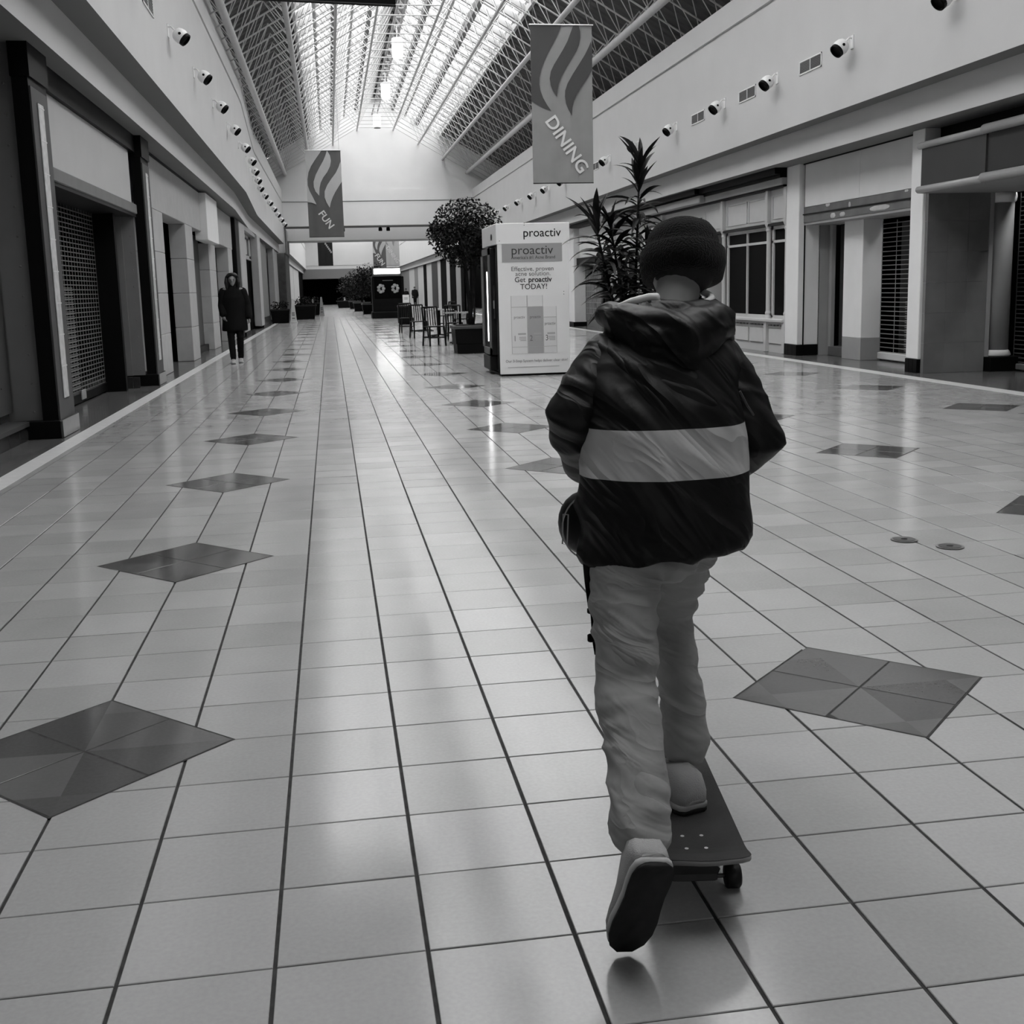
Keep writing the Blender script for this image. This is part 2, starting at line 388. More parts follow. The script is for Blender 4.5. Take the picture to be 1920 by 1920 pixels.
mb = MB(); mb.face([(-3.4, 58.2, 8), (9.4, 58.2, 8), (9.4, 60, 8), (-3.4, 60, 8)]); struct('window_4', mb, M_SKYPANE, 'glazed strip above the passage')
mb = MB(); mb.box(-3.5, -3.4, 58.1, 60.1, 4, 8); mb.box(9.4, 9.5, 58.1, 60.1, 4, 8); struct('wall_passage_shaft', mb, M_PLASTER, 'light shaft sides above the passage')
for k, x in enumerate((1.0, 2.9, 3.3, 5.5)):
    t = tag(obj('ceiling_spotlight', MB().lathe([(.02, .12), (.02, .1), (.09, .08), (.1, -.06), (.08, -.09), (.01, -.09)], (x, 57.6, 4.44), 12), M_BLACK, None, True, (x, 57.6, 4.44)), 'small black spotlight under the passage ceiling, %s from the left' % ORD[k], 'spotlight', 'passage spotlights')
# back wall behind the camera
mb = MB(); mb.box(-4.2, 10.2, -30.2, -30, 0, 11); struct('wall_back', mb, M_LGREY, 'wall far behind the photographer')

mb = MB(); mb.box(-2.9, -2.7, -30, 2.95, 0, 3.6); struct('wall_left_bounce', mb, M_LGREY, 'unseen shop walls behind the photographer, added for bounce light, left')  # out of view, added to bounce light forward
mb = MB(); mb.box(8.4, 8.6, -30, 1.95, 0, 3.3); struct('wall_right_bounce', mb, M_LGREY, 'unseen shop walls behind the photographer, added for bounce light, right')  # out of view, the matching bounce surface on the right

# ================================================================== ROOF
mb = MB()
for s, dmax in ((-1, 6.3), (1, 6.75)):
    a, b = XC+s*D_SKY, XC+s*dmax
    mb.add([(a, Y_BACK, roof_z(D_SKY)), (b, Y_BACK, roof_z(dmax)), (b, Y_END, roof_z(dmax)), (a, Y_END, roof_z(D_SKY)),
            (a, Y_BACK, roof_z(D_SKY)+.15), (b, Y_BACK, roof_z(dmax)+.15), (b, Y_END, roof_z(dmax)+.15), (a, Y_END, roof_z(D_SKY)+.15)],
           [(0, 1, 2, 3), (4, 5, 6, 7), (0, 1, 5, 4), (3, 2, 6, 7), (0, 3, 7, 4), (1, 2, 6, 5)])
    for ya, yb in ((Y_BACK, Y_REAR0), (Y_REAR1, Y_SKY0)): mb.add([(XC, ya, Z_RIDGE), (a, ya, roof_z(D_SKY)), (a, yb, roof_z(D_SKY)), (XC, yb, Z_RIDGE)], [(0, 1, 2, 3)])
ceiling = struct('ceiling', mb, M_DECK, 'dark pitched roof deck either side of the glazing')
# corrugation ribs of the deck, running down the slope
mb = MB()
for s, dmax in ((-1, 6.3), (1, 6.7)):
    for k in range(int((Y_END-20)/.4)):
        y = 20+k*.4; a, b = XC+s*(D_SKY+.05), XC+s*dmax
        z0, z1 = roof_z(D_SKY+.05), roof_z(dmax)
        mb.add([(a, y, z0), (b, y, z1), (b, y+.12, z1), (a, y+.12, z0), (a, y+.03, z0-.05), (b, y+.03, z1-.05), (b, y+.09, z1-.05), (a, y+.09, z0-.05)],
               [(4, 5, 6, 7), (0, 1, 5, 4), (3, 2, 6, 7), (0, 3, 7, 4), (1, 2, 6, 5)])
tag(obj('deck_rib', mb, M_DECK, ceiling), kind='stuff')
# skylight: rafters, purlins, panes
sky = bpy.data.objects.new('window_1', None); COL.objects.link(sky); sky['_o'] = (0, 0, 0); sky['kind'] = 'structure'; sky['label'] = 'long pitched skylight along the ridge of the hall'
ROWS = [(.0, .9), (.9, 2.09), (2.09, D_SKY)]; BAY = .6
mb = MB()
nb = int((Y_END-Y_SKY0)/BAY)
for s in (-1, 1):
    for k in range(nb+1):
        y = Y_SKY0+k*BAY; big = (k % 2 == 0); h = .17 if big else .09; wd = .052 if big else .032
        a, b = XC, XC+s*D_SKY
        mb.add([(a, y-wd, Z_RIDGE-h), (b, y-wd, roof_z(D_SKY)-h), (b, y+wd, roof_z(D_SKY)-h), (a, y+wd, Z_RIDGE-h), (a, y-wd, Z_RIDGE), (b, y-wd, roof_z(D_SKY)), (b, y+wd, roof_z(D_SKY)), (a, y+wd, Z_RIDGE)],
               [(0, 1, 2, 3), (4, 5, 6, 7), (0, 1, 5, 4), (3, 2, 6, 7), (0, 3, 7, 4), (1, 2, 6, 5)])
tag(obj('rafter', mb, G(.25, .6, .3, name='rafter_paint'), sky), kind='stuff')
for s in (-1, 1):
    for d, dark in ((0.12, 0), (.9, 1), (1.5, 0), (2.09, 1), (2.65, 0), (D_SKY, 0)):
        x, z = XC+s*d, roof_z(d); h = .18 if dark else .1; wd = .075 if dark else .045
        mat = G(.16, .6, .3, name='purlin_dark') if dark else G(.42, .6, .3, name='rafter_paint')
        obj('purlin', MB().box(x-wd, x+wd, Y_SKY0, Y_END, z-h-.1, z-.02), mat, sky)
obj('ridge_cap', MB().loft([[(XC-.4, y, roof_z(.4)-.02), (XC, y, Z_RIDGE-.02), (XC+.4, y, roof_z(.4)-.02), (XC+.4, y, roof_z(.4)-.08), (XC, y, Z_RIDGE-.1), (XC-.4, y, roof_z(.4)-.08)] for y in (Y_SKY0, Y_END)], True), G(.3, .7, .2, name='ridge_cap_paint'), sky)
pm = {}
for s in (-1, 1):
    for q, (d0, d1) in enumerate(ROWS):
        me = bpy.data.meshes.new('pane'); dx = s*(d1-d0); dz = roof_z(d1)-roof_z(d0)
        me.from_pydata([(0, 0, 0), (dx, 0, dz), (dx, BAY-.03, dz), (0, BAY-.03, 0)], [], [(0, 1, 2, 3)] if s < 0 else [(3, 2, 1, 0)])
        me.materials.append(M_SKYPANE); pm[s, q] = me
    for k in range(nb):
        y = Y_SKY0+k*BAY+.015
        for q, (d0, d1) in enumerate(ROWS):
            if k >= nb-50:
                o = bpy.data.objects.new('pane', pm[s, q]); COL.objects.link(o); o.parent = sky
                o.location = (XC+s*d0, y, roof_z(d0)+.02)
mb = MB()
for s in (-1, 1):
    a, b = XC, XC+s*D_SKY; y1 = Y_SKY0+(nb-50)*BAY
    mb.face([(a, Y_SKY0, Z_RIDGE+.02), (b, Y_SKY0, roof_z(D_SKY)+.02), (b, y1, roof_z(D_SKY)+.02), (a, y1, Z_RIDGE+.02)])
tag(obj('near_panes', mb, M_SKYPANE, sky), kind='stuff')

# space frame under the roof: bottom chords, top nodes, webs
ND = [.89, 2.09, 3.29, 4.48, 5.68]
def bot_z(d): return 9.64-SLOPE*abs(d)
sf = thing('space_frame', (XC, 20, 6.4), 'pale steel tube space frame hanging under the pitched roof', 'roof frame')
FB = 1.2; FY0 = 20.0; FN = 30
for s in (-1, 1):
    for q, d in enumerate(ND):
        r = {2: .07, 3: .09, 4: .07}.get(q, .04)
        obj('long_chord', MB().tube([(XC+s*d, FY0-4, bot_z(d)), (XC+s*d, Y_END, bot_z(d))], r, 12), M_FRAME, sf, True)
obj('ridge_chord', MB().tube([(XC-.12, FY0-4, bot_z(.2)+.35), (XC-.12, Y_END, bot_z(.2)+.35)], .035, 8).tube([(XC+.12, FY0-4, bot_z(.2)+.35), (XC+.12, Y_END, bot_z(.2)+.35)], .035, 8), G(.3, .5, .4, name='ridge_tube'), sf, True)
mbw = MB()
TD = [0., 1.49, 2.69, 3.88, 5.08, 6.2]
for k in range(FN):
    y = FY0+k*FB+.3
    mt = MB()
    pts = [(XC+s_*d, y, bot_z(d)) for s_, d in [(-1, d) for d in reversed(ND)]+[(1, d) for d in ND]]
    mt.tube(pts, .02, 6)
    obj('cross_chord', mt, M_FRAME, sf)
    for s in (-1, 1):
        for q, d in enumerate(ND):
            for dt in (TD[q], TD[q+1]):
                zt = roof_z(dt)-.16
                for yy in (y-FB/2, y+FB/2):
                    mbw.tube([(XC+s*d, y, bot_z(d)), (XC+s*dt, min(yy, Y_END-.02), zt)], .0125, 5, cap=False)
    mbw.tube([(XC-.12, y, bot_z(.2)+.35), (XC+.12, y, bot_z(.2)+.35)], .03, 5)
tag(obj('web_rods', mbw, M_FRAME, sf), kind='stuff')

# pendant lamps along the ridge
for k, (y, x) in enumerate(((36.7, 2.75), (44.7, 2.75), (52.95, 2.75))):
    t = thing('pendant_lamp', (x, y, 8.80), 'white glowing cylinder pendant under the ridge, %s from the camera' % ['nearest', 'middle one', 'farthest'][k], 'lamp', 'ridge pendants')
    obj('shade', MB().lathe([(.16, 8.84), (.175, 8.84), (.18, 8.86), (.18, 9.38), (.165, 9.41), (.02, 9.42)], (x, y, 0), 24), emis(.8, .38, 'lamp_shade_glow'), t, True)
    obj('diffuser', MB().lathe([(.001, 8.80), (.15, 8.80), (.16, 8.82), (.16, 8.85), (.001, 8.85)], (x, y, 0), 24), emis(.9, 1.6, 'lamp_glow') if k < 2 else M_GREY, t)
    obj('rod', MB().tube([(x, y, 9.42), (x, y, bot_z(.2)+.3)], .015, 6), M_STEEL, t)

# ================================================================== SECOND HALL beyond the passage (seen small)
for side, nm, xf, xb in ((-1, 'wall_far_left', -2.15, -2.45), (1, 'wall_far_right', 7.3, 7.6)):
    st = [(62.6, xf, 3.72, 5.8, 6.3, xb, 3.3), (121, xf, 3.72, 5.8, 6.3, xb, 3.3)]
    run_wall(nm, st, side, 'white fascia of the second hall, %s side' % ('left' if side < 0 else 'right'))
mb = MB(); mb.box(-3.6, 9.2, 121, 121.4, 3.75, 10); mb.box(-3.6, 9.2, 120.95, 121, 4.12, 6.3)
struct('wall_far_end', mb, M_PLASTER, 'white end wall of the second hall')
mb = MB(); mb.box(-3.6, 9.2, 121, 125, 2.75, 3.75); struct('wall_far_lintel', mb, G(.16, .8, .1, name='lintel_grey'), 'grey lintel above the black anchor store opening')
mb = MB(); mb.box(-3.6, 9.2, 124.8, 125, 0, 2.8); struct('wall_far_shop', mb, M_VOID, 'black opening of the store at the far end')
mb = MB()
for s, dmax in ((-1, 6.3), (1, 6.4)):
    a, b = XC+s*D_SKY, XC+s*dmax
    mb.add([(a, 62, roof_z(D_SKY)), (b, 62, roof_z(dmax)), (b, 121, roof_z(dmax)), (a, 121, roof_z(D_SKY))], [(0, 1, 2, 3)])
    mb.box(b-.1, b+.1, 62, 121, 5.6, roof_z(dmax))
struct('ceiling_far', mb, M_DECK, 'roof deck of the second hall')
struct('wall_passage_gable', gable(61.9, 62.6, 4.1, -3.5, 9.3, roof_z(6.2)), M_PLASTER, 'gable wall over the passage, second hall side')
mb = MB()
for s in (-1, 1): mb.face([(XC, 62.6, Z_RIDGE), (XC+s*D_SKY, 62.6, roof_z(D_SKY)), (XC+s*D_SKY, 121, roof_z(D_SKY)), (XC, 121, Z_RIDGE)])
struct('window_2', mb, M_SKYPANE2, 'skylight of the second hall')
mb = MB()
for s in (-1, 1): mb.face([(XC, Y_REAR0, Z_RIDGE), (XC+s*D_SKY, Y_REAR0, roof_z(D_SKY)), (XC+s*D_SKY, Y_REAR1, roof_z(D_SKY)), (XC, Y_REAR1, Z_RIDGE)])
struct('window_rear_added', mb, M_SKYPANE, 'unseen skylight added behind the photographer to light the rider from the rear')  # unseen glazing added so sky light reaches the rider's back
def shopfront_far(side, x, spec):
    for k, (y0, y1, mat, d) in enumerate(spec):
        o = tag(obj('column' if d else 'shop_bay', MB().bbox(min(x, x+side*(.6 if d else .1)), max(x, x+side*(.6 if d else .1)), y0, y1, 0, 3.29, .03), mat, None, False, (x, y0, 0)),
                '%s %s in the far %s shop row, %s beyond the passage' % ('pale' if mat != M_VOID else 'dark', 'column' if d else 'shop opening', 'left' if side < 0 else 'right', ORD[k]), 'column' if d else 'shopfront', 'far %s shop row' % ('left' if side < 0 else 'right'))
shopfront_far(-1, -2.55, [(63, 70, M_GREY, 0), (70.2, 78, M_LGREY, 1), (79, 88, M_CREAM, 1), (89, 104, M_CREAM, 1), (104.5, 120, M_VOID, 0)])
shopfront_far(1, 7.75, [(62.8, 64.4, M_VOID, 0), (64.5, 67, M_LGREY, 1), (67.2, 70.5, M_VOID, 0), (70.6, 72.6, M_CREAM, 1), (72.8, 76.5, M_VOID, 0), (76.6, 78.8, M_CREAM, 1), (79, 83.5, M_CHAR, 0), (83.6, 88, M_CREAM, 1), (88.2, 91, M_VOID, 0), (91.2, 97, M_CREAM, 1), (97.2, 101, M_GREY, 0), (101.2, 108, M_CREAM, 1), (108.5, 120, M_GREY, 0)])
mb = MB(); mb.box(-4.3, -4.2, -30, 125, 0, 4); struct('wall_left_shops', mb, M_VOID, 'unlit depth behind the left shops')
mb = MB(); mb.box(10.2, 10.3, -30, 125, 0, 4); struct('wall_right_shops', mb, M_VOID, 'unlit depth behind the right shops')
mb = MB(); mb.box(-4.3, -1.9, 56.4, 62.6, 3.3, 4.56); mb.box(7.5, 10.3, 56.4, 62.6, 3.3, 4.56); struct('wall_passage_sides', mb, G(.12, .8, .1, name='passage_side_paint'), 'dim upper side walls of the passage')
# ================================================================== WALL SPOTLIGHTS AND VENTS
M_SPOT = G(.72, .3, .5, .02, 10, name='spotlight_enamel')
def make_spot(side, loc, label):
    """white teapot-like wall spotlight: back plate, bent arm, round housing with black mouth, pivot knob"""
    t = thing('wall_spotlight', loc, label, 'spotlight', 'spotlights along the %s fascia' % ('left' if side < 0 else 'right'))
    L = Vector(loc); n = Vector((-side, 0, 0))                     # out of the wall
    obj('wall_plate', MB().box(L.x-.012, L.x+.012, L.y-.045, L.y+.045, L.z-.02, L.z+.16), M_SPOT, t)
    obj('arm', MB().tube([L+Vector((0, 0, .12)), L+n*.05+Vector((0, 0, .13)), L+n*.09+Vector((0, 0, .09)), L+n*.12+Vector((0, 0, .04))], .013, 8), M_SPOT, t, True)
    ax = (n*.72+Vector((0, -.12, -.62))).normalized()              # aims out and down
    rot = ax.to_track_quat('Z', 'Y').to_matrix()
    c = L+n*.175
    prof = [(.015, -.105), (.05, -.1), (.082, -.078), (.1, -.045), (.108, 0), (.106, .03), (.098, .055), (.088, .07)]
    h = obj('housing', MB().lathe(prof, c, 20, rot=rot), M_SPOT, t, True)
    obj('mouth', MB().lathe([(.09, .055), (.098, .06), (.096, .105), (.08, .112), (.078, .08), (.002, .075)], c, 20, rot=rot), M_BLACK, t)
    kn = Vector((0, -.104, .015)); obj('knob', MB().ell(c+kn, (.022, .014, .022), 10, 6), M_BLACK, t, True)
    return t
yl = [12.45, 15.65, 18.82, 22.05, 25.3, 28.6, 31.5, 34.0, 36.5, 39.0, 41.5, 44.0, 46.5, 49.0, 51.5, 54.0]
protoL = None
for k, y in enumerate(yl):
    x = lx(y, 1)+.0; z = lx(y, 2)+.302*(lx(y, 4)-lx(y, 2))
    lab = 'white wall spotlight with black mouth on the left fascia, %s from the camera' % ORD[k]
    if protoL is None: protoL = make_spot(-1, (x, y, z), lab); t = protoL
    else:
        t = copy_tree(protoL); t.location = (x, y, z); t['label'] = lab
yr = [10.75, 13.45, 16.15, 18.65, 21.6, 24.5, 27.35, 30.2, 33.0, 35.7, 38.2, 41.1, 44.0, 46.9, 49.8, 52.7]
protoR = None
for k, y in enumerate(yr):
    lab = 'white wall spotlight with black mouth on the right fascia, %s from the camera' % ORD[k]
    if protoR is None: protoR = make_spot(1, (7.515, y, 4.48), lab)
    else:
        t = copy_tree(protoR); t.location = (7.515, y, 4.48); t['label'] = lab
def vent(side, x, y0, y1, z0, z1, label):
    t = thing('wall_vent', (x, (y0+y1)/2, z0), label, 'vent', 'fascia vents')
    s = side; e = .012
    fr = MB()
    for (a, b, c, d) in ((y0, y1, z0, z0+.018), (y0, y1, z1-.018, z1), (y0, y0+.018, z0, z1), (y1-.018, y1, z0, z1), ((y0+y1)/2-.008, (y0+y1)/2+.008, z0, z1)):
        fr.box(x-e if s > 0 else x, x if s > 0 else x+e, a, b, c, d)
    obj('frame', fr, M_WHITE, t)
    obj('backing', MB().box(x-.003, x+.003, y0+.01, y1-.01, z0+.01, z1-.01), M_DGREY, t)
    n = 7
    for k in range(n):
        z = z0+.03+(z1-z0-.06)*k/(n-1)
        obj('slat', MB().box(x-.009 if s > 0 else x+.002, x-.002 if s > 0 else x+.009, y0+.018, y1-.018, z-.004, z+.004), M_GREY, t)
for k, y in enumerate((14.85, 17.5, 20.2, 29.0)):
    vent(1, 7.513, y-.4, y+.4, 4.42, 4.62, 'small louvred vent in the right fascia, %s from the camera' % ORD[k])
vent(-1, -1.948, 13.3, 14.2, 4.93, 5.2, 'louvred vent high on the left fascia near the top of the picture')

# ================================================================== LEFT SHOPS
def grille(name, parent, x, y0, y1, z0, z1, mat, dz=.055, dense=None, dy=.12):
    """rolling security grille: horizontal rods with small vertical links, joined"""
    mb = MB(); z = z0; zs = []
    while z < z1: zs.append(z); z += dz
    for z in zs: mb.box(x-.006, x+.006, y0, y1, z-.006, z+.006)
    nn = max(1, int((y1-y0)/dy))
    for i in range(nn+1):
        y = y0+(y1-y0)*i/nn; mb.box(x-.003, x+.003, y-.006, y+.006, z0, z1)
    if dense:
        ya, yb, za, zb = dense; z = za
        while z < zb: mb.box(x+.001, x+.007, ya, yb, z-.005, z+.005); z += dz/2
    return tag(obj(name, mb, mat, parent), kind='stuff')
M_RIVET = G(.155, .5, .4, .05, 5, name='riveted_panel_paint')
def left_pier(y0, label):
    """black pillar with plinth and a pale metal strip set in its side"""
    t = thing('black_pillar', (-2.5, y0, 0), label, 'pillar', 'black pillars of the left shop')
    obj('shaft', MB().box(-2.57, -2.43, y0, y0+.7, .17, 3.6), M_BLACK, t)
    obj('side_panel', MB().box(-2.43, -2.415, y0+.02, y0+.64, .17, 3.22), M_DGREY, t)
    obj('trim_strip', MB().bbox(-2.415, -2.405, y0+.22, y0+.42, .36, 3.1, .004), G(.5, .3, .6, .25, 14, name='pale_metal_strip'), t)
    for k in range(9): obj('strip_joint', MB().box(-2.405, -2.402, y0+.21, y0+.43, .66+k*.3, .672+k*.3), M_STRIP, t)
    obj('capital', MB().box(-2.58, -2.408, y0-.01, y0+.71, 3.3, 3.6), M_BLACK, t)
    obj('plinth', MB().bbox(-2.72, -2.40, y0-.06, y0+.72, 0, .17, .006), M_BLACK, t)
    obj('plinth_tile', MB().box(-2.40, -2.392, y0, y0+.70, .005, .165), G(.2, .3, .5, .15, 10, name='plinth_tile'), t)
left_pier(9.15, 'black pillar with a pale vertical strip, nearer of two on the left')
left_pier(15.41, 'black pillar with a pale vertical strip, farther of two on the left')
def rivet_panel(parent, x0, x1, y, z0, z1, nrow, colx):
    p = obj('riveted_panel', MB().box(x0, x1, y, y+.03, z0, z1), M_RIVET, parent)
    mb = MB()
    for k in range(nrow):
        for cx in colx: mb.ell((cx, y, z0+.08+(z1-z0-.16)*k/(nrow-1)), (.011, .008, .011), 8, 6)
    obj('rivets', mb, M_RIVET, p, True)
# nearest shop (cut by the left edge)
t = thing('corner_shopfront', (-2.75, 6, 0), 'dark riveted shopfront cut off by the left edge of the picture', 'shopfront')
rivet_panel(t, -2.84, -2.57, 9.22, .17, 3.6, 13, (-2.66,))
obj('wall_panel', MB().box(-2.95, -2.86, 3, 9.24, .25, 3.6), G(.085, .5, .4, .08, 5, name='dark_panel_paint'), t)
mb = MB()
for k in range(12): mb.ell((-2.86, 5.2+.34*(k % 12), .5), (.008, .011, .011), 8, 6)
obj('rivets', mb, M_DGREY, t, True)
obj('sill', MB().box(-2.9, -2.68, 3, 9.15, .13, .17), M_DGREY, t)
for k in range(18): obj('base_tile', MB().bbox(-2.72, -2.70, 3.02+k*.34, 3.35+k*.34, .0, .13, .004), G(.03, .25, .5, .3, 8, name='dark_base_tile'), t)
obj('sign_box', MB().box(-3.0, -2.62, 3, 8.05, 2.25, 2.95), M_CHAR, t)
# grilled shop between the pillars
t = thing('grilled_shopfront', (-2.8, 9.9, 0), 'closed shop with blank sign board over a roller grille, between the black pillars', 'shopfront')
obj('dark_header', MB().box(-2.62, -2.5, 9.85, 15.41, 3.36, 3.6), M_BLACK, t)
obj('sign_board', MB().bbox(-2.62, -2.55, 9.9, 15.1, 2.63, 3.36, .006), G(.42, .55, .3, .04, 2, name='blank_sign_board'), t)
obj('frame_post', MB().box(-2.63, -2.54, 9.85, 10.02, .1, 3.36), M_GREY, t)
obj('rail', MB().bbox(-2.66, -2.53, 9.9, 15.4, 2.49, 2.63, .01), M_GREY, t)
obj('soffit', MB().box(-3.1, -2.55, 9.85, 15.4, 2.45, 2.5), M_CHAR, t)
obj('door_side', MB().box(-3.06, -2.6, 9.86, 9.95, 0, 2.5), M_GREY, t)
g = grille('roller_grille', t, -3.0, 10.2, 14.5, .14, 2.46, G(.17, .4, .5, metal=.3, name='grille_steel'), .058, (11.4, 12.9, .16, 1.45), .16)
obj('bottom_bar', MB().bbox(-3.03, -2.97, 10.2, 14.5, .02, .14, .01), M_BLACK, t)
obj('lock_plate', MB().bbox(-2.97, -2.955, 12.75, 13.0, .05, .17, .004), M_LGREY, t)
obj('black_return', MB().box(-3.0, -2.72, 14.5, 14.62, 0, 2.5), M_BLACK, t)
obj('grey_return', MB().box(-2.86, -2.74, 15.2, 15.3, .17, 2.5), M_GREY, t)
rivet_panel(t, -2.76, -2.57, 15.25, .17, 2.5, 10, (-2.63,))
for k in range(3): obj('base_tile', MB().bbox(-2.9+k*.1, -2.81+k*.1, 15.0, 15.02, 0, .16, .003), G(.03, .25, .5, .3, 8, name='dark_base_tile'), t)
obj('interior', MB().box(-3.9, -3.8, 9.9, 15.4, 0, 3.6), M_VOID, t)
# cream stone shop with two openings
t = thing('stone_shopfront', (-2.7, 17, 0), 'cream stone-clad shopfront with tall openings behind the walking woman', 'shopfront')
obj('fascia_panel', MB().bbox(-2.95, -2.6, 16.15, 24.6, 2.72, 3.57, .01), M_CREAM, t)
obj('shadow_gap', MB().box(-2.7, -2.58, 16.15, 27.6, 3.57, 3.6), M_BLACK, t)
def stone_pier(x0, x1, y0, y1, z1, courses):
    for k in range(courses):
        obj('stone_block', MB().bbox(x0, x1, y0, y1, z1*k/courses+.003, z1*(k+1)/courses-.003, .006), M_CREAM if k else G(.4, .5, .3, .1, 5, name='stained_stone'), t)
stone_pier(-2.95, -2.6, 17.3, 18.5, 2.72, 4)
stone_pier(-2.92, -2.6, 21.6, 22.8, 2.72, 4)
stone_pier(-2.95, -2.66, 26.5, 28.1, 2.55, 4)
obj('shop_window', MB().box(-3.2, -3.17, 18.5, 21.6, .1, 2.72), G(.2, .12, .6, .5, 1.3, name='reflecting_shop_window'), t)
obj('window_frame', MB().box(-3.2, -3.1, 19.9, 20.05, .1, 2.72).box(-3.2, -3.1, 18.5, 21.6, .0, .14), M_LGREY, t)
obj('poster', MB().box(-3.15, -3.13, 18.75, 19.6, 1.9, 2.5), M_CREAM, t)
obj('notice', MB().box(-3.15, -3.13, 18.8, 19.5, 1.35, 1.75), M_CREAM, t)
obj('counter', MB().box(-3.15, -3.1, 18.6, 20.9, .7, 1.35), M_DGREY, t)
obj('grey_door', MB().box(-3.0, -2.9, 22.8, 26.5, .12, 2.7), M_DGREY, t)
obj('door_base', MB().box(-2.95, -2.8, 22.8, 26.5, 0, .14), M_BLACK, t)
obj('second_window', MB().box(-3.1, -3.0, 28.1, 31.5, 0, 2.6), M_GREY, t)
obj('far_header', MB().bbox(-2.95, -2.62, 27.05, 33, 2.62, 3.57, .01), M_CREAM, t)
stone_pier(-2.95, -2.62, 31.4, 32.8, 2.62, 4)
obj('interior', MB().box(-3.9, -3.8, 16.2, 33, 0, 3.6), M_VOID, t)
obj('bulkhead_box', MB().bbox(-2.73, -2.45, 24.5, 27.05, 2.53, 3.56, .008), M_WHITE, t)
t = thing('arched_shopfront', (-2.6, 40, 0), 'pale shopfront with a dark door under a small transom window, far on the left', 'shopfront')
obj('black_column', MB().bbox(-2.75, -2.5, 33.0, 34.3, 0, 3.56, .03), M_BLACK, t)
obj('pilaster', MB().bbox(-2.75, -2.48, 34.4, 36.6, .12, 3.55, .02), M_CREAM, t)
obj('pilaster_base', MB().box(-2.78, -2.45, 34.4, 36.6, 0, .13), M_BLACK, t)
dr = obj('door', MB().box(-2.8, -2.74, 36.6, 42.2, 0, 2.55), M_VOID, t)
obj('transom_window', MB().box(-2.74, -2.71, 37.6, 40.6, 2.72, 3.25), M_CREAM, t)
obj('transom_frame', MB().box(-2.75, -2.68, 36.7, 42.1, 2.55, 2.68).box(-2.75, -2.68, 36.7, 42.1, 3.3, 3.5).box(-2.75, -2.68, 36.7, 37.2, 2.6, 3.4).box(-2.75, -2.68, 41.2, 42.1, 2.6, 3.4), M_LGREY, t)
obj('header', MB().box(-2.8, -2.5, 36.6, 56, 3.4, 3.56), M_LGREY, t)
obj('second_pilaster', MB().bbox(-2.7, -2.42, 42.3, 44.0, .1, 3.5, .02), M_CREAM, t)
obj('grey_panel', MB().bbox(-2.7, -2.5, 44.1, 49.5, .35, 3.5, .02), M_GREY, t)
obj('panel_base', MB().box(-2.7, -2.46, 44.1, 49.5, 0, .34), M_CHAR, t)
obj('dark_gap', MB().box(-2.9, -2.8, 49.5, 52, 0, 3.5), M_VOID, t)
obj('end_column', MB().bbox(-2.6, -2.3, 52, 55.6, .1, 3.4, .03), M_LGREY, t)
obj('interior', MB().box(-3.9, -3.8, 33, 56, 0, 3.6), M_VOID, t)
tag(box('passage_shop_wall', -3.3, -1.95, 56.3, 62.4, 0, 3.3, G(.06, .8, .1, .3, 3, name='shaded_passage_wall'), None, .02), 'shop wall at the left of the passage, its shade put into the colour', 'wall panel')  # dark grey holds the shade of the passage in its colour

# ================================================================== RIGHT SHOPS
M_MARBLE = G(.16, .45, .3, .2, 2.5, name='marble_panel')
# nearest right shop: dark sign box with round rails, marble return, round column, grille
t = thing('sign_box_shopfront', (8.4, 8, 0), 'closed shop with a dark blank sign box framed by rounded rails, at the right edge', 'shopfront')
obj('upper_recess', MB().box(8.35, 8.45, 2, 12.5, 3.0, 3.3), M_BLACK, t)
obj('sign_face', MB().box(8.0, 8.4, 10.83, 12.34, 2.49, 2.98), G(.04, .5, .25, .06, 3, name='sign_face_grey'), t)
obj('sign_face', MB().box(8.02, 8.4, 2, 10.82, 2.49, 2.98), G(.03, .5, .25, .06, 3, name='sign_face_dark'), t)
for z, rr in ((3.02, .045), (2.455, .045)):
    obj('round_rail', MB().tube([(8.0, 12.4, z), (8.0, 10.75, z)], rr, 14), G(.3, .35, .5, .05, 6, name='rail_enamel'), t, True)
    obj('round_rail', MB().tube([(7.985, 10.85, z+.012), (7.985, 2, z+.012)], rr*1.25, 14), G(.3, .35, .5, .05, 6, name='rail_enamel'), t, True)
obj('rail_top_board', MB().box(8.0, 8.4, 2, 12.4, 3.0, 3.05), M_GREY, t)
obj('sign_underside', MB().box(8.0, 9.4, 2, 12.42, 2.41, 2.46), M_LGREY, t)
for i in range(3):
    for k in range(6):
        obj('marble_panel', MB().bbox(8.17+i*.30, 8.469+i*.30, 12.43, 12.5, 0.41*k+.001, .41*k+.409, .001), M_MARBLE, t)
obj('corner_post', MB().box(9.07, 9.13, 12.42, 12.55, .2, 2.42), M_LGREY, t)
rc = obj('round_column', MB().lathe([(.15, .26), (.15, 2.3)], (9.3, 12.5, 0), 24), M_LGREY, t, True)
obj('column_base', MB().lathe([(.17, .2), (.19, .22), (.17, .27), (.15, .29)], (9.3, 12.5, 0), 24), M_WHITE, t, True)
obj('column_cap', MB().lathe([(.15, 2.28), (.17, 2.3), (.18, 2.36), (.17, 2.41)], (9.3, 12.5, 0), 24), M_WHITE, t, True)
obj('plinth', MB().bbox(9.08, 9.55, 12.28, 12.72, 0, .2, .008), M_BLACK, t)
grille('roller_grille', t, 9.5, 4, 12.4, .12, 2.4, G(.12, .4, .5, metal=.3, name='grille_steel_dark'), .06, (11.1, 12.1, .14, 1.2), .3)
obj('bottom_bar', MB().bbox(9.46, 9.54, 4, 12.4, .02, .1, .01), M_GREY, t)
obj('interior', MB().box(9.9, 10, 2, 12.6, 0, 3.3), M_VOID, t)
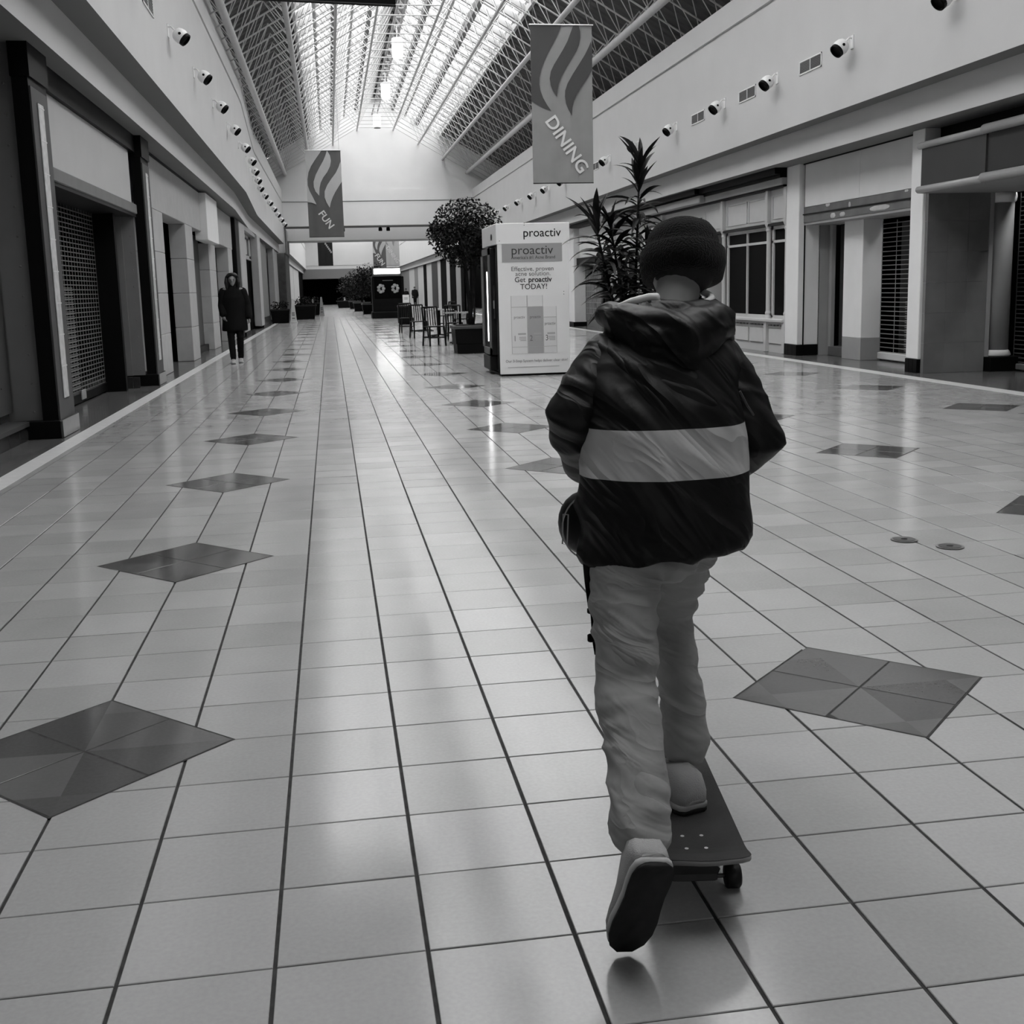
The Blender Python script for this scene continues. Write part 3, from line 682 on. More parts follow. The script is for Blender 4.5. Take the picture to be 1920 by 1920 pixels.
def right_column(x0, x1, y0, y1, label, seam):
    t = thing('white_column', ((x0+x1)/2, (y0+y1)/2, 0), label, 'column', 'white square columns on the right')
    obj('shaft', MB().bbox(x0, x1, y0, y1, .19, 3.27, .008), M_WHITE, t)
    n = 3
    for k in range(n): obj('base_tile', MB().bbox(x0-.012, x1, y0+(y1-y0)*k/n, y0+(y1-y0)*(k+1)/n-.004, 0, .19, .003), M_BLACK, t)
    if seam: obj('seam', MB().box(x0+.1, x0+.12, y0-.012, y0, 0, 3.27), M_BLACK, t)
right_column(8.13, 8.36, 12.51, 12.84, 'white square column between the dark sign box and the blank white sign board', False)
right_column(8.22, 8.62, 16.86, 17.41, 'white square column with black tiled foot beside the tall black windows', True)
# middle right shop
t = thing('blank_board_shopfront', (8.6, 14.8, 0), 'vacant shop with blank white board, torn grey band and a half-height grille', 'shopfront')
obj('shadow_gap', MB().box(8.29, 8.4, 12.84, 16.86, 3.25, 3.275), M_BLACK, t)
for y0, y1 in ((12.84, 14.75), (14.755, 16.8)): obj('sign_board', MB().bbox(8.3, 8.38, y0, y1, 2.54, 3.25, .003), G(.6, .5, .3, .04, 2, name='blank_white_board'), t)
obj('scar_band', MB().box(8.31, 8.4, 12.84, 16.86, 2.28, 2.54), G(.13, .6, .3, .25, 3, name='torn_band_grey'), t)
obj('cable', MB().tube([(8.3, 12.84, 2.405), (8.3, 16.87, 2.42)], .012, 6), M_BLACK, t)
mbp = MB()
for (y, z, a, b) in ((15.9, 2.52, .09, .04), (15.1, 2.46, .04, .05), (14.1, 2.34, .34, .045), (13.3, 2.52, .06, .02), (15.7, 2.33, .1, .05), (15.35, 2.33, .1, .04)):
    mbp.ell((8.309, y, z), (.003, a, b), 12, 6)
obj('plaster_patches', mbp, G(.45, .7, .2, .2, 9, name='bare_plaster'), t, True)
obj('band_underside', MB().box(8.32, 9.0, 12.84, 16.9, 2.24, 2.285), M_LGREY, t)
obj('return_wall', MB().box(8.6, 8.8, 16.86, 17.0, 0, 2.26), M_LGREY, t)
obj('pilaster', MB().bbox(8.78, 8.86, 16.74, 16.84, .0, 2.26, .008), M_LGREY, t)
obj('dark_glass', MB().box(8.97, 9.0, 15.88, 16.7, .16, 2.24), M_GLASSDARK, t)
obj('grey_screen', MB().box(8.94, 8.97, 16.25, 16.74, .16, 2.24), G(.04, .5, .2, .2, 5, name='dim_screen'), t)
obj('step', MB().bbox(8.75, 9.1, 15.88, 16.75, 0, .16, .006), G(.1, .3, .4, .2, 6, name='step_tile'), t)
obj('pier', MB().bbox(8.6, 8.94, 15.2, 15.88, .36, 2.26, .006), M_WHITE, t)
obj('pier_foot', MB().bbox(8.6, 8.94, 15.2, 15.88, 0, .36, .004), M_LGREY, t)
grille('roller_grille', t, 8.93, 12.86, 15.2, .14, 2.2, G(.24, .4, .5, metal=.3, name='grille_steel_light'), .072, (13.3, 14.4, .15, .95), .45)
obj('bottom_bar', MB().bbox(8.89, 8.97, 12.86, 15.2, .02, .13, .01), G(.6, .4, .5, name='pale_bar'), t)
obj('lock_box', MB().bbox(8.86, 8.89, 13.35, 13.72, .05, .12, .004), M_BLACK, t)
for k in range(7): obj('inner_board', MB().box(9.35, 9.38, 12.9+k*.36, 13.22+k*.36, 0, 2.2), G(.04+.05*((k*37) % 3), .6, .3, .1, 5, name='inner_board_%d' % (k % 3)), t)
for k in range(5): obj('paper_tab', MB().box(8.95, 8.96, 13.42+k*.09, 13.48+k*.09, .95+.28*k, 1.16+.28*k), M_LGREY, t)
obj('interior', MB().box(9.6, 9.7, 12.6, 17, 0, 2.3), M_VOID, t)
# white timber shopfront with tall black windows
M_TIMBER = G(.5, .45, .35, .03, 4, name='white_timber')
t = thing('timber_shopfront', (8.4, 22, 0), 'white panelled timber shopfront with tall black windows and a dark cornice', 'shopfront')
obj('black_cornice', MB().box(8.0, 8.5, 17.42, 21.6, 3.16, 3.27).box(8.1, 8.5, 17.42, 21.6, 3.1, 3.16).box(7.9, 8.5, 21.6, 29.95, 3.16, 3.27), M_BLACK, t)
obj('cornice', MB().bbox(8.12, 8.5, 17.42, 21.6, 2.98, 3.12, .015).bbox(8.0, 8.5, 21.6, 30, 2.98, 3.14, .015), M_LGREY, t)
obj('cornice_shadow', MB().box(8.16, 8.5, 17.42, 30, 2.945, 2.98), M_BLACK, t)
obj('frieze', MB().box(8.28, 8.4, 17.42, 22.2, 2.36, 2.95), M_TIMBER, t)
for y0, y1 in ((17.55, 18.18), (18.45, 19.4), (19.48, 20.6), (20.95, 22.0)):
    p = MB()
    for (a, b, c, d) in ((y0, y1, 2.82, 2.84), (y0, y1, 2.42, 2.44), (y0, y0+.02, 2.42, 2.84), (y1-.02, y1, 2.42, 2.84)): p.box(8.265, 8.285, a, b, c, d)
    obj('panel_moulding', p, M_TIMBER, t)
obj('window_head', MB().box(8.22, 8.4, 17.42, 22.2, 2.3, 2.345), M_CHAR, t)
def window(y0, y1, mull):
    wnd = obj('window', MB().box(8.30, 8.36, y0, y0+.06, .64, 2.3).box(8.30, 8.36, y1-.06, y1, .64, 2.3).box(8.30, 8.36, y0, y1, .6, .68).box(8.30, 8.36, y0, y1, 2.24, 2.3).box(8.3, 8.36, y0, y1, 2.0, 2.045), M_TIMBER, t)
    if mull: obj('mullion', MB().box(8.3, 8.36, (y0+y1)/2-.02, (y0+y1)/2+.02, .64, 2.3), M_TIMBER, wnd)
    ys = [y0+.06, (y0+y1)/2, y1-.06] if mull else [y0+.06, y1-.06]
    for a, b in zip(ys, ys[1:]):
        for c, d in ((.68, 2.0), (2.045, 2.24)): obj('pane', MB().box(8.335, 8.345, a, b, c, d), M_GLASSDARK, wnd)
window(17.5, 18.25, False); window(18.42, 20.68, True)
for y in (17.46, 18.33, 20.78):
    obj('pilaster', MB().bbox(8.2, 8.34, y-.055, y+.055, 2.36, 2.95, .01).tube([(8.27, y, .62), (8.27, y, 2.36)], .045, 12).lathe([(.05, .6), (.07, .62), (.05, .68), (.06, .72), (.045, .76)], (8.27, y, 0), 12).lathe([(.045, 2.2), (.06, 2.23), (.05, 2.27), (.08, 2.34), (.08, 2.37)], (8.27, y, 0), 12).bbox(8.2, 8.34, y-.06, y+.06, .0, .6, .008), M_TIMBER, t, False)
obj('sill', MB().bbox(8.16, 8.4, 17.42, 22.2, .56, .62, .012), M_TIMBER, t)
obj('base', MB().box(8.26, 8.4, 17.42, 22.2, 0, .56), M_TIMBER, t)
for y0, y1 in ((17.56, 18.22), (18.48, 19.2), (19.28, 19.98), (20.06, 20.66)):
    obj('base_panel', MB().bbox(8.235, 8.26, y0, y1, .16, .44, .01), M_TIMBER, t)
    for k in range(4): obj('dentil', MB().box(8.225, 8.26, y0+.04+k*(y1-y0)/4, y0+.03+(k+.7)*(y1-y0)/4, .485, .51), M_GREY, t)
obj('entrance', MB().box(9.0, 9.1, 22.2, 25, 0, 2.8), M_VOID, t)
for q in (22.15, 24.9): obj('entrance_jamb', MB().box(8.3, 9.0, q, q+.15, 0, 2.9), M_TIMBER, t)
obj('entrance_header', MB().box(8.28, 8.4, 22.2, 25, 2.72, 2.95), M_TIMBER, t)
obj('far_frieze', MB().box(8.28, 8.4, 25, 30, 2.3, 2.95).box(8.26, 8.4, 25, 30, 0, .6), M_TIMBER, t)
window(25.2, 27.3, True); window(27.6, 29.8, True)
for y in (25.1, 27.45, 29.9): obj('pilaster', MB().bbox(8.2, 8.36, y-.07, y+.07, 0, 2.95, .01), M_TIMBER, t)
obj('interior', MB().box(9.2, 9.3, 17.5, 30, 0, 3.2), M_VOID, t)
t = thing('menu_shopfront', (8.4, 33, 0), 'dim shop with a dark header and gridded window behind the tall houseplant', 'shopfront')
obj('white_pier', MB().bbox(8.1, 8.6, 34.8, 37, 0, 3.2, .02), M_WHITE, t)
obj('upper_wall', MB().box(8.3, 8.5, 30, 34.8, 2.2, 3.15), M_WHITE, t)
obj('dark_header', MB().box(8.2, 8.5, 30, 34.8, 1.98, 2.2), M_BLACK, t); obj('black_cornice', MB().box(8.0, 8.5, 30, 34.7, 3.15, 3.26), M_BLACK, t)
obj('grey_screen', MB().box(8.5, 8.55, 32.6, 34.8, 0, 2), M_GREY, t)
mb = MB()
for k in range(9): mb.box(8.48, 8.5, 32.6, 34.8, .4+k*.18, .42+k*.18)
for k in range(9): mb.box(8.48, 8.5, 32.6+k*.27, 32.62+k*.27, .2, 2)
obj('window_grid', mb, M_LGREY, t)
obj('dark_glass', MB().box(8.6, 8.65, 30, 32.6, 0, 2), M_GLASSDARK, t)
obj('menu_board', MB().box(8.45, 8.5, 31.0, 31.25, .9, 1.75), M_CREAM, t)
obj('foot', MB().box(8.05, 8.6, 34.7, 37.1, 0, .14), M_BLACK, t)
tag(box('shop_row_wall', 8.3, 8.6, 37, 56, 0, 3.27, M_CREAM, None, .02), 'cream shop wall hidden behind the white vending kiosk', 'wall panel')
# ================================================================== BANNERS
SW = {  # flame-like bands in banner coordinates (u across, v down), 0..1
 'd1': [(0, 0), (.51, 0), (.44, .06), (.37, .115), (.29, .17), (.22, .225), (.165, .28), (.135, .33), (.13, .37), (.145, .41), (.185, .455), (.25, .5), (.32, .54), (.2, .52), (.09, .495), (0, .475)],
 'd2': [(.70, 0), (.785, 0), (.81, .04), (.81, .08), (.785, .125), (.74, .165), (.66, .215), (.57, .27), (.49, .325), (.445, .37), (.425, .41), (.415, .45), (.355, .415), (.315, .375), (.3, .335), (.32, .29), (.37, .25), (.45, .2), (.53, .15), (.6, .1), (.65, .05)],
 'd3': [(.985, .1), (1, .14), (1, .28), (.93, .325), (.83, .38), (.745, .43), (.69, .475), (.665, .52), (.655, .57), (.6, .53), (.56, .49), (.545, .45), (.55, .41), (.59, .365), (.68, .305), (.79, .24), (.88, .185), (.94, .14)],
}
def banner(pr, pl, ztop, zbot, base, dark, word, label, tsize, mats, folds=True):
    """hanging cloth banner between plan points pl (left) and pr (right)"""
    pl = Vector(pl); pr = Vector(pr); ux = Vector((pr.x-pl.x, pr.y-pl.y, 0)); W = ux.length; u = ux/W; up = Vector((0, 0, 1)); nrm = u.cross(up)   # faces the camera
    t = thing('hanging_banner', ((pl.x+pr.x)/2, (pl.y+pr.y)/2, zbot), label, 'banner', 'hanging banners')
    H = ztop-zbot; o = Vector((pl.x, pl.y, ztop))
    P = lambda a, b, e=0: o+u*(a*W)-up*(b*H)+nrm*e
    mb = MB(); n = 24
    rings = []
    for i in range(n+1):
        a = i/n; e = -.012-.010*math.sin(a*9+.6)**2
        rings.append([P(a, 0, e), P(a, .5, e*1.2), P(a, .92, e*1.3), P(a, 1, e), P(a, 1, e-.004), P(a, .92, e*1.3-.004), P(a, .5, e*1.2-.004), P(a, 0, e-.004)])
    mb.loft(rings, True)
    cl = obj('cloth', mb, mats[0], t)
    if dark:
        for k in dark:
            g = MB(); g.face([P(a, b, -.004) for a, b in SW[k]][::-1]); obj('print_band', g, mats[1], cl)
    obj('top_pole', MB().tube([P(-.02, 0), P(1.02, 0)], .014, 8), M_STEEL, t)
    obj('hem_bar', MB().tube([P(0, 1, -.015), P(1, 1, -.015)], .01, 8), M_CHAR, t)
    for a in (.04, .96):
        q = P(a, 0); zr = (bot_z(q.x-XC)+.02 if 20 < q.y < 56 else roof_z(q.x-XC)-.01); obj('cable', MB().tube([q, Vector((q.x, q.y, zr))], .004, 4), M_GREY, t)
    if word:
        text('lettering', word[0], tsize, P(word[1], word[2], -.002), u, up, word[4], t, word[3], .006)
    return t
M_BAN1 = G(.24, .75, .2, .06, 3, .15, 5, name='mid_grey_banner_cloth'); M_BAN1D = G(.07, .8, .1, .05, 3, name='dark_banner_print')
M_BANW = G(.62, .7, .2, name='banner_lettering')
banner((5.39, 20.2), (4.19, 20.2), 6.23, 3.295, M_BAN1, ('d1', 'd2', 'd3'), ('DINING', .56, .755, -math.radians(56), M_BANW), 'grey hanging banner with dark flame bands reading DINING', .345, (M_BAN1, M_BAN1D))
M_BAN2 = G(.105, .75, .2, .06, 3, name='dark_grey_banner_cloth'); M_BAN2L = G(.42, .75, .2, .05, 3, name='light_banner_print')
t = banner((.79, 39.5), (-.44, 39.5), 6.23, 3.25, M_BAN2, None, ('FUN', .5, .80, -math.radians(56), M_BANW), 'dark hanging banner with pale flame bands reading FUN, in mid-hall', .345, (M_BAN2, M_BAN2L))
def fun_bands(t, pl, W, ztop, H, mat):
    cl = [c for c in t.children if c.name.startswith('cloth')][0]
    o = Vector((pl[0], pl[1], ztop))
    for k in ([(0, 0), (.47, 0), (.36, .06), (.25, .12), (.15, .18), (.07, .25), (.03, .33), (.03, .4), (.07, .46), (.15, .53), (.25, .62), (.12, .6), (0, .595)],
              [(.62, 0), (.70, .06), (.72, .12), (.69, .18), (.6, .25), (.48, .31), (.4, .37), (.36, .43), (.34, .52), (.24, .47), (.2, .42), (.2, .36), (.27, .28), (.38, .2), (.5, .12), (.57, .06)],
              [(.99, .13), (1, .28), (1, .36), (.9, .42), (.8, .48), (.72, .54), (.66, .6), (.62, .66), (.54, .6), (.49, .54), (.5, .47), (.58, .4), (.7, .33), (.84, .26), (.93, .19)]):
        g = MB(); g.face([o+Vector((a*W, -.004, -b*H)) for a, b in k][::-1]); obj('print_band', g, mat, cl)
fun_bands(t, (-.44, 39.5), 1.23, 6.23, 2.98, M_BAN2L)
ZNB = 3.42
# nearest banner: only its dark lower edge dips into the top of the picture
banner((.772, 6.92), (-.416, 6.75), 6.3, ZNB, M_BLACK, None, None, 'black hanging banner whose lower edge just enters the top of the picture', .3, (M_BLACK, M_BLACK))
# banners of the second hall
tb = banner((.50, 75), (-.47, 75), 5.9, 3.05, M_BLACK, None, None, 'black hanging banner beyond the passage, left of the far trees', .4, (M_CHAR, M_BLACK))
mb = MB()
for k in range(6): mb.box(.0+k*.07, .10+k*.07, 74.985, 74.99, 4.42-k*.11, 4.54-k*.11)
obj('faded_print', mb, M_LGREY, tb)
t = banner((3.90, 73), (3.06, 73), 5.9, 2.75, M_BAN2, None, ('FUN', .5, .82, -math.radians(56), M_BANW), 'small far banner reading FUN above the dark far kiosk', .42, (M_BAN2, M_BAN2L))
fun_bands(t, (3.06, 73), .84, 5.2, 2.45, M_BAN2L)
banner((4.95, 76), (3.92, 76), 5.9, 3.0, M_BAN1, ('d1', 'd2', 'd3'), ('DINING', .56, .755, -math.radians(56), M_BANW), 'pale far banner beyond the passage, right of the small FUN banner', .36, (G(.42, .75, .2, name='pale_banner_cloth'), M_BAN1))

# ================================================================== VENDING KIOSK with printed poster
KX0, KX1, KY0, KY1, KH = 2.63, 3.69, 14.66, 16.05, 2.235
t = thing('vending_kiosk', (3.15, 15.3, 0), 'white vending kiosk with a skin-care poster showing three bottles', 'kiosk')
M_KW = G(.74, .4, .4, .02, 3, name='kiosk_white'); M_KP = G(.74, .35, .4, .05, 1.6, name='poster_white')
obj('body', MB().bbox(KX0+.05, KX1, KY0+.02, KY1-.05, .03, 1.94, .01), M_BLACK, t)
obj('front_panel', MB().bbox(KX0, KX1, KY0-.02, KY0+.03, .03, 1.94, .004), M_KP, t)
obj('skirting', MB().box(KX0+.02, KX1-.01, KY0, KY1-.05, 0, .03), M_BLACK, t)
obj('header', MB().bbox(KX0-.02, KX1+.02, KY0-.025, KY1+.12, 1.935, KH, .006), M_KW, t)
fr = obj('machine_front', MB().bbox(KX0-.05, KX0+.05, KY0+.42, KY1-.06, .3, 1.9, .01), M_CHAR, t)
obj('rounded_corner', MB().tube([(KX0+.12, KY0+.15, .03), (KX0+.12, KY0+.15, 1.93)], .13, 16), M_BLACK, t, True)
obj('display_window', MB().box(KX0-.056, KX0-.05, KY0+.55, KY1-.2, .45, 1.8), M_GLASSDARK, t)
obj('window_frame', MB().box(KX0-.075, KX0-.05, KY0+.47, KY0+.55, .3, 1.9).box(KX0-.075, KX0-.05, KY1-.2, KY1-.06, .3, 1.9).box(KX0-.075, KX0-.05, KY0+.47, KY1-.06, 1.8, 1.9).box(KX0-.075, KX0-.05, KY0+.47, KY1-.06, .3, .4), M_GREY, t)
obj('light_tube', MB().tube([(KX0-.07, KY0+.68, .5), (KX0-.07, KY0+.68, 1.55)], .007, 8), emis(.9, 2.5, 'kiosk_tube_glow'), t)
obj('collection_tray', MB().bbox(KX0-.08, KX0+.04, KY0+.5, KY1-.15, .06, .28, .01), M_CHAR, t)
obj('payment_panel', MB().box(KX0-.02, KX0+.0, KY0+.27, KY0+.40, .85, 1.35), M_CHAR, t)
obj('keypad', MB().box(KX0-.03, KX0-.02, KY0+.3, KY0+.36, 1.0, 1.12), M_LGREY, t)
obj('header_logo', MB().ell((KX0-.022, KY0+.45, 2.06), (.004, .09, .05), 12, 6), M_CHAR, t, True)
YF = KY0-.0215; PXM = 126.6                                  # poster pixels per metre at this distance
def kp(px, py): return (KX0+.0+(px-933)/PXM, (707-py)/PXM*1.0+.0)
ink = G(.05, .6, .2, name='poster_ink_dark'); ink2 = G(.16, .6, .2, name='poster_ink_grey'); ink3 = G(.4, .6, .2, name='poster_ink_pale')
U, Vv = (1, 0, 0), (0, 0, 1)
def ktext(body, px, py, hpx, m, bold=0., sx=1., e=0.): x, z = kp(px, py); return text('lettering', body, hpx/PXM, (x, YF-.004-e, z), U, Vv, m, t, 0, bold, sx)
text('lettering', 'proactiv', .172, (3.295, KY0-.0275, 2.09), U, Vv, G(.01, .6, .2, name='logo_ink'), t, 0, .001, 1.0)
a = kp(941, 495); b = kp(1055, 460); obj('grey_banner', MB().box(a[0], b[0], YF-.003, YF, a[1], b[1]), G(.33, .6, .2, name='poster_grey_band'), t)
text('lettering', 'proactiv', .182, ((a[0]+b[0])/2, YF-.005, kp(0, 474)[1]), U, Vv, ink, t, 0, .0, 1.05)
ktext("America's #1 Acne Brand", 1000, 487, 8.5, ink, 0, .95, .002)
ktext('Effective, proven', 998, 508, 11.5, ink2, 0, 1.05); ktext('acne solution.', 999, 517, 11.5, ink2, 0, 1.05)
ktext('Get', 974, 528, 13.5, ink); ktext('proactiv', 1012, 528, 13.5, ink, .0025); ktext('TODAY!', 1000, 541, 14, ink, .0005)
def bottle(px0, px1, ytop, ycap, ybot, m, body, num, yl, parent):
    x0, z1 = kp(px0, ytop); x1, z0 = kp(px1, ybot); zc = kp(0, ycap)[1]; cx = (x0+x1)/2; n = 9
    for nm, za, zb, mm in (('bottle_print', z0, zc-.004, m), ('cap_print', zc+.004, z1, G(.68, .5, .3, name='cap_print_white'))):
        rings = [[(cx+(x1-x0)/2*math.sin(q), YF-.0005-.003*math.cos(q), z) for q in (-PI/2+PI*i/n for i in range(n+1))] for z in (za, zb)]
        obj(nm, MB().loft(rings, False, 0, False), mm, parent, True)
    obj('cap_line', MB().box(x0, x1, YF-.0038, YF-.0005, zc-.004, zc+.004), ink3, parent)
    for s_ in (x0, x1): obj('edge_line', MB().box(s_-.003, s_+.003, YF-.002, YF, z0, z1), ink3, parent)
    ktext('proactiv', (px0+px1)/2, yl, 8, ink2, 0, .8, .002); ktext(num, px0+6, 637, 15, ink2, 0, .8, .002)
    for q, (yy, ww) in enumerate(((629, 15), (634.5, 13), (637.5, 13), (640.5, 11))):
        p0 = kp(px1-3-ww, yy+.8); p1 = kp(px1-3, yy-.8-(1.5 if q == 0 else 0)); obj('print_line', MB().box(p0[0], p1[0], YF-.0055, YF-.004, p0[1], p1[1]), ink3, parent)
    p0 = kp(px0, 653); obj('print_line', MB().box(x0, x1, YF-.0045, YF-.004, p0[1], p0[1]+.006), ink3, parent)
bottle(956, 986, 557, 578, 665, G(.66, .5, .3, name='bottle_print_white'), None, '1', 597, t)
bottle(987, 1016, 557, 578, 665, G(.36, .5, .3, name='bottle_print_grey'), None, '2', 597, t)
bottle(1017, 1042, 578, 598, 665, G(.64, .5, .3, name='bottle_print_white2'), None, '3', 610, t)
ktext('Our 3-Step System helps deliver clear skin!', 1003, 679, 7, ink2, 0, .98)
p0 = kp(947, 691); p1 = kp(1046, 690); obj('rule_line', MB().box(p0[0], p1[0], YF-.003, YF-.001, p0[1], p1[1]), ink3, t)
for px, py in ((937, 424), (937, 456), (984, 424), (984, 428), (1057, 551), (1057, 556)):
    x, z = kp(px, py); obj('screw', MB().ell((x, KY0-.026, z), (.006, .003, .006), 8, 6), M_CHAR, t)

# ================================================================== PLANTS
rp = random.Random(11)
def leaf_mesh(name, L, Wd, droop, mat, fold=.25, n=7):
    """long pointed leaf along +X with a folded midrib, arching down"""
    V, Fc = [], []
    for i in range(n+1):
        s = i/n; w_ = Wd*math.sin(PI*min(1, s*1.02))**.8*(1-.25*s)+.002*(1-s)
        x = L*(s-.12*droop*s*s*s); z = L*(.28*s-droop*.75*s*s)
        V += [(x, -w_/2, z+fold*w_), (x, 0, z), (x, w_/2, z+fold*w_)]
    for i in range(n):
        k = i*3; Fc += [(k, k+1, k+4, k+3), (k+1, k+2, k+5, k+4)]
    me = bpy.data.meshes.new(name); me.from_pydata(V, [], Fc); me.materials.append(mat); me.polygons.foreach_set('use_smooth', [True]*len(Fc)); return me
DL = [leaf_mesh('leaf', .52, .085, d, m) for d, m in ((.35, M_LEAF), (.55, M_LEAF), (.8, M_LEAF), (.2, M_LEAF), (.7, M_LEAF2))]
DP = Vector((4.12, 12.6, 0))
t = thing('dracaena', DP, 'tall dracaena with three leafy canes in a square pot behind the skateboarder', 'plant')
obj('pot', MB().bbox(DP.x-.3, DP.x+.3, DP.y-.3, DP.y+.3, 0, .55, .02), M_BLACK, t); obj('soil', MB().box(DP.x-.27, DP.x+.27, DP.y-.27, DP.y+.27, .55, .565), M_SOIL, t)
canes = [((.0, 0), (.12, .06), 2.85, .6), ((-.12, .05), (-.5, .02), 2.12, .95), ((-.05, -.08), (-.28, .05), 2.05, 1.15), ((.08, .1), (.28, .1), 1.75, .8)]
for (b0, b1, top, z0) in canes:
    pts = [DP+Vector((b0[0], b0[1], .5))]; 
    for s in (.3, .6, 1.0): pts.append(DP+Vector((b0[0]+(b1[0]-b0[0])*s, b0[1]+(b1[1]-b0[1])*s, .5+(top-.5)*s)))
    obj('cane', MB().tube(pts, [.022, .02, .018, .012], 8), M_BARK, t, True)
    nl = int((top-z0)*42)+16
    for k in range(nl):
        s = k/(nl-1); zz = z0+(top-z0)*s; q = (zz-.5)/(top-.5)
        base = DP+Vector((b0[0]+(b1[0]-b0[0])*q, b0[1]+(b1[1]-b0[1])*q, zz))
        crown = s > .82
        me = DL[3 if (crown and rp.random() < .5) else rp.choice((0, 1, 1, 2, 4))]
        o = bpy.data.objects.new('leaf', me); COL.objects.link(o); o.parent = t; o.location = base-DP
        el = rp.uniform(.55, 1.15) if crown else rp.uniform(-.25, .55)
        o.rotation_euler = (rp.uniform(-.4, .4), -el, k*2.4+rp.uniform(-.3, .3)); sc_ = rp.uniform(.75, 1.1); o.scale = (sc_,)*3
def leaf_cloud(mb, c, r, n, size, rnd):
    c = Vector(c)
    for _ in range(n):
        d = Vector((rnd.gauss(0, 1), rnd.gauss(0, 1), rnd.gauss(0, 1))).normalized()*(rnd.random()**.45)
        p = c+Vector((d.x*r[0], d.y*r[1], d.z*r[2]))
        a = Vector((rnd.gauss(0, 1), rnd.gauss(0, 1), rnd.gauss(-.5, .7))).normalized()*size*rnd.uniform(.7, 1.2); b = a.cross(Vector((rnd.gauss(0, 1), rnd.gauss(0, 1), rnd.gauss(0, 1)))).normalized()*size*.24
        q = a.cross(b).normalized()*size*.06
        mb.add([p, p+a*.5+b+q, p+a, p+a*.5-b+q, p+a*.5], [(0, 1, 4), (1, 2, 4), (2, 3, 4), (3, 0, 4)])
def ficus(loc, h, crown_r, label, group, n=2600, pot=(.36, .57), seed=1, lsize=.085):
    L = Vector(loc); rnd = random.Random(seed)
    t = thing('ficus_tree', L, label, 'plant', group)
    pw, ph = pot
    obj('planter', MB().loft([[(L.x+sx*k, L.y+sy*k, z) for sx, sy in ((-1, -1), (1, -1), (1, 1), (-1, 1))] for z, k in ((0, pw*.86), (ph*.35, pw*.88), (ph*.36, pw*.93), (ph-.06, pw*.97))], True), M_BLACK, t)
    obj('planter_rim', MB().bbox(L.x-pw*1.04, L.x+pw*1.04, L.y-pw*1.04, L.y+pw*1.04, ph-.07, ph, .012), M_DGREY, t)
    obj('soil', MB().box(L.x-pw*.9, L.x+pw*.9, L.y-pw*.9, L.y+pw*.9, ph, ph+.01), M_SOIL, t)
    cz = h-crown_r[2]
    mb = MB()
    for k in range(5):
        a = k*1.3; q = Vector((math.cos(a)*.05, math.sin(a)*.05, ph)); mb.tube([L+q, L+q*.8+Vector((.02*k-.04, 0, .3)), L+Vector((math.cos(a)*.12, math.sin(a)*.12, cz*.72)), L+Vector((math.cos(a)*crown_r[0]*.5, math.sin(a)*crown_r[1]*.5, cz+.1))], [.028, .024, .02, .01], 7)
    obj('trunk', mb, M_BARK, t, True)
    fb = MB(); leaf_cloud(fb, L+Vector((-.05, 0, cz)), crown_r, n, lsize, rnd)
    for k in range(9):
        a = rnd.uniform(0, 6.28); leaf_cloud(fb, L+Vector((math.cos(a)*crown_r[0]*.75, math.sin(a)*crown_r[1]*.7, cz+rnd.uniform(-.6, .55)*crown_r[2])), (crown_r[0]*.38, crown_r[1]*.4, crown_r[2]*.3), n//14, lsize, rnd)
    tag(obj('foliage', fb, M_LEAF, t), kind='stuff')
    return t
ficus((3.03, 21.3, 0), 3.16, (.78, .7, .72), 'bushy ficus tree in a black planter left of the vending kiosk', 'ficus trees', 3800, (.4, .57), 2)
ficus((2.6, 66, 0), 3.0, (1.2, 1.1, 1.0), 'dark bushy tree beyond the passage, nearest the far kiosk', 'far trees', 1300, (.6, .6), 3, .16)
ficus((2.3, 76, 0), 2.9, (1.3, 1.1, 1.05), 'dark bushy tree beyond the passage, behind the nearest one', 'far trees', 1100, (.6, .6), 4, .18)
ficus((2.2, 88, 0), 2.7, (1.3, 1.1, 1.0), 'dark bushy tree farthest down the second hall', 'far trees', 900, (.6, .6), 5, .2)
def shrub_box(loc, w_, d_, h, label, seed):
    L = Vector(loc); rnd = random.Random(seed); t = thing('planter_box', L, label, 'planter', 'low black planters')
    obj('box', MB().loft([[(L.x+sx*w_*k, L.y+sy*d_*k, z) for sx, sy in ((-1, -1), (1, -1), (1, 1), (-1, 1))] for z, k in ((0, .85), (h, 1))], True), M_BLACK, t)
    obj('rim', MB().bbox(L.x-w_*1.03, L.x+w_*1.03, L.y-d_*1.03, L.y+d_*1.03, h-.08, h, .01), M_CHAR, t)
    fb = MB(); leaf_cloud(fb, L+Vector((0, 0, h+.12)), (w_*.95, d_*.9, .3), 260, .13, rnd); tag(obj('foliage', fb, M_LEAF, t), kind='stuff')
shrub_box((-1.15, 56.6, 0), .6, .5, .72, 'black planter box behind the nearest caution cone on the left', 1)
shrub_box((-1.0, 66.5, 0), .75, .5, .72, 'black planter box left of the farther caution cone', 2)
shrub_box((-2.05, 50.2, 0), .42, .5, .62, 'black planter box against the left shops beside the bucket', 3)
shrub_box((1.6, 95, 0), .9, .6, .6, 'low black planter far down the hall below the trees', 4)

